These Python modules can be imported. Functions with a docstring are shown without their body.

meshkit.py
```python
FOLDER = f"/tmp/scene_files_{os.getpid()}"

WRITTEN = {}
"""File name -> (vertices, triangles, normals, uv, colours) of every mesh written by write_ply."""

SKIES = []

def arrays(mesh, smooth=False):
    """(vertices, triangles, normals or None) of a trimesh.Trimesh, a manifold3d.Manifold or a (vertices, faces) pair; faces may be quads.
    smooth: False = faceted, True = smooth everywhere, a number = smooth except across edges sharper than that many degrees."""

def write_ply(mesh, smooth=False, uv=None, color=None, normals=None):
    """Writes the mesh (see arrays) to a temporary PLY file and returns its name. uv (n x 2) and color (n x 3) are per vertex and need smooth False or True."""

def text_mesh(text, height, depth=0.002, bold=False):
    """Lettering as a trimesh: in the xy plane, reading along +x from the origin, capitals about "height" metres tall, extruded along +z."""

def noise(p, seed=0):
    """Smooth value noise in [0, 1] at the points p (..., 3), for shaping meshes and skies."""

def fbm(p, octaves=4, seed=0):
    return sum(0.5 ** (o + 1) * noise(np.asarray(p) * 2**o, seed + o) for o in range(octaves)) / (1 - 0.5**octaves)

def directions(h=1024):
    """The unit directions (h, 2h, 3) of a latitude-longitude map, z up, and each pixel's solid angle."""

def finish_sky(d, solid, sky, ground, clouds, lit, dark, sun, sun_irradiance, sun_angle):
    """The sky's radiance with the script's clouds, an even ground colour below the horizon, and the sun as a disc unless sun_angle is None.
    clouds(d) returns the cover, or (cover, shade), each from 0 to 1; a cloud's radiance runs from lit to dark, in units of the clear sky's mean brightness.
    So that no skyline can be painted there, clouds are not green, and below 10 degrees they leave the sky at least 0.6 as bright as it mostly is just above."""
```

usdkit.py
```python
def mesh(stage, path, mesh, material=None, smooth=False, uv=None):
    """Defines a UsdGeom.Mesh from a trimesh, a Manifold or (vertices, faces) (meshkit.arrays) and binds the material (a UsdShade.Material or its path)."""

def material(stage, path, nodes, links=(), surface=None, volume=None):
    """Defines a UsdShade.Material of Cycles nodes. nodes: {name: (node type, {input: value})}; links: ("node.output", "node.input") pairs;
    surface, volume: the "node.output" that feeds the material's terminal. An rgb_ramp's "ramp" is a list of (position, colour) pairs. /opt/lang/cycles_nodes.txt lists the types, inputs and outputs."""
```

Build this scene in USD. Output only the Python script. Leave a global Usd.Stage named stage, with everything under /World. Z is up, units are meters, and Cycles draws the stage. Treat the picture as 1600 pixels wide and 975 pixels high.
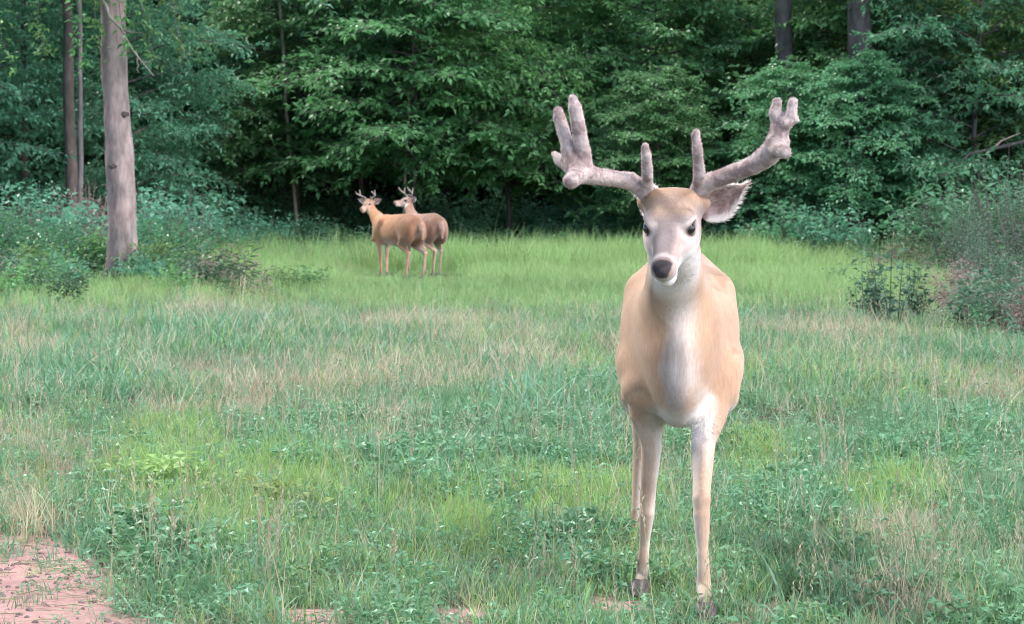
import math, random
import numpy as np, trimesh, usdkit
from scipy.spatial import cKDTree
from meshkit import noise, fbm
from pxr import Usd, UsdGeom, UsdLux, UsdShade, Gf, Sdf, Vt

stage = Usd.Stage.CreateInMemory()
UsdGeom.SetStageUpAxis(stage, UsdGeom.Tokens.z)
UsdGeom.SetStageMetersPerUnit(stage, 1.0)
UsdGeom.Xform.Define(stage, '/World')
UsdGeom.Scope.Define(stage, '/World/Looks')

# ------------------------------------------------------------------ camera, sky, sun, exposure
F, CAM_H, HORIZON = 4200.0, 1.16, 299.0            # focal length in photo pixels, eye height, horizon row
cam = UsdGeom.Camera.Define(stage, '/World/camera')
cam.CreateHorizontalApertureAttr(36.0)
cam.CreateFocalLengthAttr(36.0 * F / 1600.0)
cam.CreateVerticalApertureOffsetAttr(-(487.5 - HORIZON) / 1600.0 * 36.0)
cam.CreateExposureAttr(1.65)
cam.CreateFStopAttr(16.0)
cam.CreateFocusDistanceAttr(7.6)
cam.AddTranslateOp().Set(Gf.Vec3d(0, 0, CAM_H))
cam.AddRotateXOp().Set(90.0)

SUN_EL, SUN_AZ = math.radians(52), math.atan2(0.85, -0.52)       # towards the sun: right of and behind the camera
sun_dir = np.array([math.cos(SUN_EL) * math.sin(SUN_AZ), math.cos(SUN_EL) * math.cos(SUN_AZ), math.sin(SUN_EL)])
usdkit.material(stage, '/World/Looks/sky_light', {
    'sky': ('sky_texture', dict(sky_type='single_scattering', sun_disc=False, sun_elevation=SUN_EL, sun_rotation=SUN_AZ, altitude=100.0,
                                air_density=1.0, aerosol_density=2.5, ozone_density=1.2)),
    'bg': ('background_shader', dict(strength=0.105))}, [('sky.color', 'bg.color')], surface='bg.background')
dome = UsdLux.DomeLight.Define(stage, '/World/sky')
UsdShade.MaterialBindingAPI.Apply(dome.GetPrim()).Bind(UsdShade.Material.Get(stage, '/World/Looks/sky_light'))
dome.GetPrim().SetCustomDataByKey('kind', 'structure')
sun = UsdLux.DistantLight.Define(stage, '/World/sun')
sun.CreateNormalizeAttr(True)
sun.CreateIntensityAttr(0.50)
sun.CreateAngleAttr(12.0)
sun.CreateColorAttr(Gf.Vec3f(1.0, 0.95, 0.88))
sun.AddRotateZOp().Set(-math.degrees(SUN_AZ) + 180.0)
sun.AddRotateXOp().Set(math.degrees(math.pi / 2 - SUN_EL) * -1.0)


def at(px, py, D):
    """The point at depth D that the photo shows at pixel (px, py)."""
    return np.array([(px - 800.0) / F * D, D, CAM_H - (py - HORIZON) / F * D])


def pixel_of_ground(x, y):
    return 800 + x * F / y, HORIZON + CAM_H * F / y


# ------------------------------------------------------------------ helpers
used = {}


def numbered(parent, name):
    k = (str(parent), name)
    n = used.get(k, 0)
    used[k] = n + 1
    return f'{parent}/{name}' if n == 0 else f'{parent}/{name}_{n:03d}'


def tag(p, label=None, category=None, group=None, kind=None):
    p = p.GetPrim() if hasattr(p, 'GetPrim') else p
    for k, v in (('label', label), ('category', category), ('group', group), ('kind', kind)):
        if v:
            p.SetCustomDataByKey(k, v)
    return p


def place(x, loc, rz=0.0, s=1.0, tilt=(0, 0)):
    x.ClearXformOpOrder()
    x.AddTranslateOp().Set(Gf.Vec3d(*map(float, loc)))
    x.AddRotateXYZOp().Set(Gf.Vec3f(float(tilt[0]), float(tilt[1]), float(rz)))
    s = (s, s, s) if np.ndim(s) == 0 else s
    x.AddScaleOp().Set(Gf.Vec3f(*map(float, s)))


def thing(name, label, category, loc=(0, 0, 0), rz=0.0, s=1.0, group=None, tilt=(0, 0)):
    x = UsdGeom.Xform.Define(stage, numbered('/World', name))
    place(x, loc, rz, s, tilt)
    tag(x, label, category, group)
    return x


def part(owner, name, mesh, mat, smooth=False, kind=None, tint=None, label=None):
    root = '/World' if owner is None else str(owner.GetPath())
    m = usdkit.mesh(stage, numbered(root, name), mesh, M[mat], smooth=smooth)
    if tint is not None:
        UsdGeom.PrimvarsAPI(m).CreatePrimvar('tint', Sdf.ValueTypeNames.Color3fArray, 'vertex').Set(Vt.Vec3fArray.FromNumpy(np.asarray(tint, np.float32)))
    tag(m, kind=kind, label=label)
    return m


def copy_of(src, label, category, loc, rz=0.0, s=1.0, group=None, tilt=(0, 0), name=None):
    base = name or src.GetPrim().GetName()
    x = UsdGeom.Xform.Define(stage, numbered('/World', base))
    x.GetPrim().GetReferences().AddInternalReference(src.GetPath())
    x.GetPrim().SetInstanceable(True)
    place(x, loc, rz, s, tilt)
    tag(x, label, category, group)
    return x


# ------------------------------------------------------------------ materials
M = {}


def mat(name, nodes, links, surface):
    M[name] = usdkit.material(stage, '/World/Looks/' + name, nodes, links, surface=surface)


def leaf_mat(name, colors, trans=0.3, rough=0.55, vary=0.25, hue=0.02, spec=0.35):
    mat(name, {
        'geo': ('geometry', {}), 'info': ('object_info', {}),
        'ramp': ('rgb_ramp', {'ramp': [(i / (len(colors) - 1), c) for i, c in enumerate(colors)]}),
        'val': ('map_range', dict(from_min=0.0, from_max=1.0, to_min=1 - vary, to_max=1 + vary)),
        'hue': ('map_range', dict(from_min=0.0, from_max=1.0, to_min=0.5 - hue, to_max=0.5 + hue)),
        'hsv': ('hsv', dict(fac=1.0, saturation=1.0)),
        'p': ('principled_bsdf', dict(roughness=rough, specular_ior_level=spec)),
        't': ('translucent_bsdf', {}), 'mix': ('mix_closure', dict(fac=trans))},
        [('geo.random_per_island', 'ramp.fac'), ('info.random', 'val.value'), ('info.random', 'hue.value'), ('val.result', 'hsv.value'), ('hue.result', 'hsv.hue'),
         ('ramp.color', 'hsv.color'), ('hsv.color', 'p.base_color'), ('hsv.color', 't.color'), ('p.BSDF', 'mix.closure1'), ('t.BSDF', 'mix.closure2')], 'mix.closure')


def bark_mat(name, c1, c2, scale=9.0, stretch=0.25, bump=0.6):
    mat(name, {
        'tc': ('texture_coordinate', {}), 'map': ('mapping', dict(scale=(1.0, 1.0, stretch))),
        'n': ('noise_texture', dict(scale=scale, detail=8.0, roughness=0.65)),
        'n2': ('noise_texture', dict(scale=scale * 0.22, detail=3.0)),
        'r': ('rgb_ramp', {'ramp': [(0.3, c1), (0.68, c2)]}),
        'r2': ('rgb_ramp', {'ramp': [(0.35, (0.62, 0.66, 0.62)), (0.65, (1.1, 1.05, 1.0))]}),
        'mul': ('mix_color', dict(blend_type='multiply', fac=1.0)),
        'b': ('bump', dict(strength=bump, distance=0.02)), 'p': ('principled_bsdf', dict(roughness=0.9, specular_ior_level=0.2))},
        [('tc.object', 'map.vector'), ('map.vector', 'n.vector'), ('tc.object', 'n2.vector'), ('n.fac', 'r.fac'), ('n2.fac', 'r2.fac'), ('r.color', 'mul.a'), ('r2.color', 'mul.b'),
         ('mul.result', 'p.base_color'), ('n.fac', 'b.height'), ('b.normal', 'p.normal')], 'p.BSDF')


def plain(name, color, rough=0.6, spec=0.4, coat=0.0):
    mat(name, {'p': ('principled_bsdf', dict(base_color=color, roughness=rough, specular_ior_level=spec, coat_weight=coat))}, [], 'p.BSDF')


def tint_mat(name, rough, grain, dark, bump, sheen=0.0, dist=0.004, along=0.35):
    mat(name, {
        'a': ('attribute', dict(attribute='tint')), 'tc': ('texture_coordinate', {}), 'map': ('mapping', dict(scale=(1.0, 1.0, along))),
        'n': ('noise_texture', dict(scale=grain, detail=5.0, roughness=0.7)), 'n2': ('noise_texture', dict(scale=grain * 0.07, detail=3.0)),
        'r': ('rgb_ramp', {'ramp': [(0.28, (dark, dark * 0.97, dark * 0.94)), (0.7, (1.12, 1.12, 1.12))]}),
        'r2': ('rgb_ramp', {'ramp': [(0.3, (0.86, 0.83, 0.82)), (0.7, (1.06, 1.06, 1.06))]}),
        'm': ('mix_color', dict(blend_type='multiply', fac=1.0, use_clamp_result=False)), 'm2': ('mix_color', dict(blend_type='multiply', fac=1.0)),
        'b': ('bump', dict(strength=bump, distance=dist)),
        'p': ('principled_bsdf', dict(roughness=rough, specular_ior_level=0.25, sheen_weight=sheen, sheen_roughness=0.4))},
        [('tc.object', 'map.vector'), ('map.vector', 'n.vector'), ('tc.object', 'n2.vector'), ('n.fac', 'r.fac'), ('n2.fac', 'r2.fac'), ('a.color', 'm.a'), ('r.color', 'm.b'),
         ('m.result', 'm2.a'), ('r2.color', 'm2.b'), ('m2.result', 'p.base_color'), ('n.fac', 'b.height'), ('b.normal', 'p.normal')], 'p.BSDF')


tint_mat('fur', 0.8, 190.0, 0.80, 0.12, sheen=0.2, along=0.14)
tint_mat('velvet', 0.85, 170.0, 0.78, 0.5, sheen=0.35)
tint_mat('soil', 0.95, 26.0, 0.72, 0.5, dist=0.012, along=1.0)
mat('hair', {'a': ('attribute', dict(attribute='tint')), 'p': ('principled_bsdf', dict(roughness=0.65, specular_ior_level=0.25))}, [('a.color', 'p.base_color')], 'p.BSDF')
plain('eye_dark', (0.012, 0.009, 0.008), 0.12, 0.5, 0.6)
plain('hoof_horn', (0.075, 0.058, 0.055), 0.5)
leaf_mat('grass_green', [(0.15, 0.29, 0.14), (0.28, 0.47, 0.26), (0.41, 0.58, 0.37), (0.58, 0.67, 0.50)], 0.35, 0.5, 0.25)
leaf_mat('grass_blue', [(0.15, 0.31, 0.18), (0.30, 0.49, 0.32), (0.49, 0.62, 0.47)], 0.3, 0.45, 0.25)
leaf_mat('grass_yellow', [(0.28, 0.42, 0.14), (0.40, 0.52, 0.20), (0.53, 0.59, 0.28)], 0.35)
leaf_mat('straw', [(0.46, 0.40, 0.28), (0.70, 0.63, 0.47), (0.82, 0.76, 0.60)], 0.3, 0.7)
leaf_mat('meadow', [(0.27, 0.42, 0.16), (0.35, 0.50, 0.22), (0.43, 0.55, 0.27)], 0.35)
leaf_mat('weed', [(0.13, 0.29, 0.14), (0.25, 0.45, 0.24), (0.40, 0.57, 0.35)], 0.3, 0.4, 0.25)
leaf_mat('leaf_bright', [(0.13, 0.33, 0.15), (0.23, 0.50, 0.25), (0.37, 0.62, 0.36)], 0.4, 0.35, 0.2, 0.03)
leaf_mat('leaf_blue', [(0.11, 0.29, 0.16), (0.19, 0.40, 0.24), (0.31, 0.51, 0.33)], 0.4, 0.35, 0.25, 0.03)
leaf_mat('leaf_olive', [(0.15, 0.31, 0.11), (0.25, 0.44, 0.17), (0.38, 0.54, 0.24)], 0.4, 0.4, 0.25, 0.03)
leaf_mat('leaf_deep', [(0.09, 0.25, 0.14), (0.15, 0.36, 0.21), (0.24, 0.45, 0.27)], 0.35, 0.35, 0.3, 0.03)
leaf_mat('leaf_dead', [(0.26, 0.19, 0.17), (0.34, 0.25, 0.22), (0.40, 0.31, 0.26)], 0.2, 0.8)
leaf_mat('leaf_dull', [(0.075, 0.15, 0.08), (0.12, 0.21, 0.115), (0.19, 0.28, 0.17)], 0.3, 0.5, 0.3, 0.03)
bark_mat('bark_pale', (0.13, 0.10, 0.10), (0.35, 0.28, 0.275), 11.0, 0.3, 1.0)
bark_mat('bark_grey', (0.07, 0.063, 0.065), (0.16, 0.145, 0.15), 12.0, 0.3, 0.6)
bark_mat('bark_dark', (0.045, 0.038, 0.036), (0.11, 0.09, 0.085), 12.0, 0.3, 0.8)
bark_mat('twig_pale', (0.26, 0.22, 0.19), (0.45, 0.40, 0.35), 12.0, 0.3, 0.5)


# ------------------------------------------------------------------ ground
def patch(px, py, spots):
    w = np.zeros_like(px)
    for x, y, rx, ry in spots:
        w = np.maximum(w, 1 - ((px - x) / rx) ** 2 - ((py - y) / ry) ** 2)
    return np.clip(w, 0, 1)


BARE = [(15, 945, 195, 140), (-120, 930, 200, 100), (270, 988, 140, 30), (1270, 972, 150, 30), (1010, 985, 60, 25), (730, 985, 70, 25), (500, 985, 90, 22)]
STRAW = [(480, 600, 300, 42), (720, 595, 190, 42), (50, 715, 110, 60), (20, 815, 70, 35), (1410, 865, 100, 45), (860, 915, 120, 30), (745, 965, 80, 25), (1550, 610, 90, 35),
         (1385, 955, 90, 40), (320, 500, 60, 40), (10, 545, 70, 45), (1300, 540, 130, 30), (340, 650, 160, 35), (700, 520, 180, 25), (1000, 560, 60, 25), (600, 690, 60, 40), (1560, 500, 90, 40)]
YELLOW = [(260, 730, 110, 80), (440, 775, 130, 55), (330, 825, 120, 50), (900, 785, 140, 50), (1400, 790, 110, 50), (700, 820, 80, 40), (1180, 720, 60, 50)]
LUSH = [(850, 645, 110, 55), (1230, 800, 90, 90), (240, 870, 150, 50), (800, 705, 150, 50), (660, 740, 140, 45), (320, 530, 120, 35), (1450, 740, 150, 50), (900, 880, 120, 60), (1480, 690, 120, 50), (120, 600, 140, 40)]


def ground_z(x, y):
    p = np.stack([np.asarray(x, float), np.asarray(y, float), np.zeros_like(np.asarray(x, float))], -1)
    big = (fbm(p * 0.35, 3, 5) - 0.5) * 0.10
    small = (fbm(p * 3.0, 3, 9) - 0.5) * 0.035
    far = np.clip((np.hypot(x, y) - 60) / 60, 0, 1) * 3.0
    near_hoof = np.clip(np.hypot(np.asarray(x) - 0.45, np.asarray(y) - 7.7) / 1.2, 0.25, 1)
    return (big + small) * near_hoof + far


def axis(fine_lo, fine_hi, step, lo, hi, grow=1.25):
    a, s = list(np.arange(fine_lo, fine_hi + 1e-6, step)), step
    while a[-1] < hi:
        s *= grow
        a.append(a[-1] + s)
    s = step
    while a[0] > lo:
        s *= grow
        a.insert(0, a[0] - s)
    return np.array(a)


gx, gy = axis(-2.6, 2.6, 0.035, -200, 200, 1.06), axis(5.8, 12.0, 0.035, -120, 220, 1.06)
X, Y = np.meshgrid(gx, gy, indexing='ij')
Z = ground_z(X, Y)
ij = np.arange(X.size).reshape(X.shape)
quads = np.stack([ij[:-1, :-1], ij[1:, :-1], ij[1:, 1:], ij[:-1, 1:]], -1).reshape(-1, 4)
P = np.stack([X, Y, Z], -1).reshape(-1, 3)
front = P[:, 1] > 3
gpx, gpy = pixel_of_ground(P[:, 0], np.maximum(P[:, 1], 3))
n1 = fbm(P * [3, 3, 1], 4, 3)
wobble = (fbm(P * [4, 4, 1], 4, 21) - 0.5)
bare = np.clip(patch(gpx + wobble * 220, gpy + wobble * 130, BARE) * 3, 0, 1) * front
straw_g = np.clip(patch(gpx, gpy, STRAW) * 1.5, 0, 1) * front * 0.7
soil_c = np.array([0.055, 0.058, 0.032]) * (0.7 + 0.6 * n1[:, None])
soil_c = soil_c * (1 - straw_g[:, None]) + np.array([0.21, 0.165, 0.115]) * straw_g[:, None]
soil_c = soil_c * (1 - bare[:, None]) + (np.array([0.40, 0.245, 0.225]) * (0.75 + 0.5 * n1[:, None])) * bare[:, None]
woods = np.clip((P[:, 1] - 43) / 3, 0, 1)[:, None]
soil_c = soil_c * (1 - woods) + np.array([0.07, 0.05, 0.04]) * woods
tag(part(None, 'ground', trimesh.Trimesh(P, np.vstack([quads[:, [0, 1, 2]], quads[:, [0, 2, 3]]]), process=False), 'soil', smooth=True, tint=soil_c), kind='structure')


# ------------------------------------------------------------------ signed-distance modelling of the animals
class Field:
    def __init__(self, lo, hi, h):
        self.lo, self.h = np.array(lo, float), h
        self.n = np.ceil((np.array(hi) - self.lo) / h).astype(int) + 1
        self.ax = [self.lo[k] + h * np.arange(self.n[k]) for k in range(3)]
        self.f = np.full(self.n, 1.0, np.float32)

    def window(self, lo, hi):
        a = np.clip(np.floor((np.array(lo) - self.lo) / self.h).astype(int), 0, self.n)
        b = np.clip(np.ceil((np.array(hi) - self.lo) / self.h).astype(int) + 1, 0, self.n)
        s = tuple(slice(i, j) for i, j in zip(a, b))
        g = np.meshgrid(*[self.ax[k][s[k]] for k in range(3)], indexing='ij', sparse=True)
        return s, [x.astype(np.float32) for x in g]

    def add(self, s, d, k, cut=False):
        a = self.f[s]
        if cut:
            hh = np.maximum(k - np.abs(a + d), 0) / k
            self.f[s] = np.maximum(a, -d) + hh * hh * k * 0.25
        else:
            hh = np.maximum(k - np.abs(a - d), 0) / k
            self.f[s] = np.minimum(a, d) - hh * hh * k * 0.25

    def cone(self, p, q, r1, r2, k=0.03, cut=False):
        p, q = np.array(p, float), np.array(q, float)
        m = max(r1, r2) + k * 1.5 + self.h * 2
        s, (x, y, z) = self.window(np.minimum(p, q) - m, np.maximum(p, q) + m)
        d = q - p
        L2 = max(float(d @ d), 1e-9)
        t = np.clip(((x - p[0]) * d[0] + (y - p[1]) * d[1] + (z - p[2]) * d[2]) / L2, 0, 1)
        dist = np.sqrt((x - p[0] - t * d[0]) ** 2 + (y - p[1] - t * d[1]) ** 2 + (z - p[2] - t * d[2]) ** 2) - (r1 + (r2 - r1) * t)
        self.add(s, dist, k, cut)

    def chain(self, pts, k=0.02, inner=0.25):
        """A limb: cones joined with little swelling, then melted into what is there with radius k."""
        P_ = np.array([p for p, r in pts], float); R_ = [r for p, r in pts]
        m = max(R_) + k * 1.5 + self.h * 2
        s, (x, y, z) = self.window(P_.min(0) - m, P_.max(0) + m)
        out = None
        for i in range(len(pts) - 1):
            p, q, r1, r2 = P_[i], P_[i + 1], R_[i], R_[i + 1]
            d = q - p
            L2 = max(float(d @ d), 1e-9)
            t = np.clip(((x - p[0]) * d[0] + (y - p[1]) * d[1] + (z - p[2]) * d[2]) / L2, 0, 1)
            dist = np.sqrt((x - p[0] - t * d[0]) ** 2 + (y - p[1] - t * d[1]) ** 2 + (z - p[2] - t * d[2]) ** 2) - (r1 + (r2 - r1) * (t * t * (3 - 2 * t)))
            if out is None:
                out = dist
            else:
                ki = inner * min(r1, r2)
                hh = np.maximum(ki - np.abs(out - dist), 0) / ki
                out = np.minimum(out, dist) - hh * hh * ki * 0.25
        self.add(s, out, k)

    def egg(self, c, r, k=0.04, axes=None, cut=False):
        """An ellipsoid; axes: rows are its unit axes."""
        c, r = np.array(c, float), np.array(r, float)
        A = np.eye(3) if axes is None else np.array(axes, float)
        ext = np.sqrt((A ** 2 * (r ** 2)[:, None]).sum(0)) + k * 1.5 + self.h * 2
        s, (x, y, z) = self.window(c - ext, c + ext)
        x, y, z = x - c[0], y - c[1], z - c[2]
        l = [A[i, 0] * x + A[i, 1] * y + A[i, 2] * z for i in range(3)]
        k0 = np.sqrt(sum((l[i] / r[i]) ** 2 for i in range(3)))
        k1 = np.sqrt(sum((l[i] / r[i] ** 2) ** 2 for i in range(3)))
        self.add(s, k0 * (k0 - 1) / np.maximum(k1, 1e-6), k, cut)

    def mesh(self, smooth=3):
        f = self.f
        inside = f < 0
        c = np.zeros(np.array(f.shape) - 1, np.int8)
        for a in (0, 1):
            for b in (0, 1):
                for d in (0, 1):
                    c += inside[a:f.shape[0] - 1 + a, b:f.shape[1] - 1 + b, d:f.shape[2] - 1 + d]
        cells = np.argwhere((c > 0) & (c < 8))
        idx = np.full(c.shape, -1, np.int64)
        idx[tuple(cells.T)] = np.arange(len(cells))
        pos, cnt = np.zeros((len(cells), 3)), np.zeros(len(cells))
        corner = [(a, b, d) for a in (0, 1) for b in (0, 1) for d in (0, 1)]
        val = {o: f[cells[:, 0] + o[0], cells[:, 1] + o[1], cells[:, 2] + o[2]].astype(float) for o in corner}
        for o in corner:
            for ax in range(3):
                if o[ax] == 0:
                    e = list(o); e[ax] = 1; e = tuple(e)
                    v0, v1 = val[o], val[e]
                    hit = (v0 < 0) != (v1 < 0)
                    t = np.where(hit, v0 / np.where(hit, v0 - v1, 1), 0)
                    q = np.tile(np.array(o, float), (len(cells), 1)); q[:, ax] = t
                    pos += q * hit[:, None]; cnt += hit
        V = self.lo + (cells + pos / cnt[:, None]) * self.h
        faces = []
        for ax in range(3):
            s0, s1 = [slice(None)] * 3, [slice(None)] * 3
            s0[ax], s1[ax] = slice(0, -1), slice(1, None)
            u, w = [(1, 2), (2, 0), (0, 1)][ax]
            A, B = inside[tuple(s0)], inside[tuple(s1)]
            for flip in (0, 1):
                e = np.argwhere((A & ~B) if not flip else (~A & B))
                e = e[(e[:, u] > 0) & (e[:, w] > 0)]
                e = e[(e[:, u] < f.shape[u] - 1) & (e[:, w] < f.shape[w] - 1)]
                g = []
                for du, dw in ((1, 1), (0, 1), (0, 0), (1, 0)):
                    q = e.copy(); q[:, u] -= du; q[:, w] -= dw
                    g.append(idx[tuple(q.T)])
                g = np.stack(g, 1)
                faces.append(g[:, ::-1] if flip else g)
        Q = np.vstack(faces)
        Q = Q[(Q >= 0).all(1)]
        m = trimesh.Trimesh(V, np.vstack([Q[:, [0, 1, 2]], Q[:, [0, 2, 3]]]), process=False)
        if smooth:
            trimesh.smoothing.filter_taubin(m, 0.5, 0.52, smooth * 2)
        return m


def unit(v):
    v = np.asarray(v, float)
    return v / np.linalg.norm(v)


def lerp_colors(base, layers):
    """base (n x 3); layers: (weight n, colour)."""
    c = base.copy()
    for w, col in layers:
        w = np.clip(w, 0, 1)[:, None]
        c = c * (1 - w) + np.array(col) * w
    return c


def soft(v, lo, hi):
    t = np.clip((v - lo) / (hi - lo), 0, 1)
    return t * t * (3 - 2 * t)


def ear_mesh(base, along, face, length, width, cup=0.35):
    """A cupped, pointed ear with thickness; returns the mesh and the weight (0 outside, 1 inside)."""
    a = unit(along); f = unit(np.asarray(face) - a * (np.asarray(face) @ a)); s = np.cross(a, f)
    nu, nv = 22, 15
    rows, inner = [], []
    for side in (1, 0):
        for i in range(nu):
            t = i / (nu - 1)
            w = width * 0.5 * (0.42 + 1.1 * math.sin(math.pi * min(t * 1.05 + 0.10, 1)) ** 0.8) * (1 - t ** 3.2) ** 0.7 * 0.72 + 0.0012
            for j in range(nv):
                b = 2 * j / (nv - 1) - 1
                roll = (1 - t * 0.7) * 1.0
                ang = b * (0.9 + 0.5 * roll)
                x = w * math.sin(ang) / math.sin(1.3) if abs(ang) < 1.5708 else w * math.copysign(1, ang)
                depth = -w * cup * 2.2 * math.cos(ang)
                th = 0.0035 * (1 - 0.6 * abs(b)) if side == 0 else 0.0
                rows.append(np.asarray(base) + a * (t * length) + s * x + f * (depth - th + 0.10 * length * t * t))
                inner.append(float(side) * (1 - abs(b) ** 6))
    V, faces = np.array(rows), []
    n = nu * nv
    for side in (0, 1):
        for i in range(nu - 1):
            for j in range(nv - 1):
                q = [side * n + i * nv + j, side * n + (i + 1) * nv + j, side * n + (i + 1) * nv + j + 1, side * n + i * nv + j + 1]
                if side == 0:
                    q = q[::-1]
                faces += [[q[0], q[1], q[2]], [q[0], q[2], q[3]]]
    for i in range(nu - 1):
        for j in (0, nv - 1):
            q = [i * nv + j, (i + 1) * nv + j, n + (i + 1) * nv + j, n + i * nv + j]
            faces += [[q[0], q[1], q[2]], [q[0], q[2], q[3]]]
    m = trimesh.Trimesh(V, faces, process=False)
    trimesh.repair.fix_normals(m)
    return m, np.array(inner)


TAN, TAN_RED, PALE, WHITE, GREYF = (0.50, 0.33, 0.21), (0.47, 0.26, 0.145), (0.54, 0.44, 0.36), (0.68, 0.63, 0.60), (0.27, 0.235, 0.225)


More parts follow.
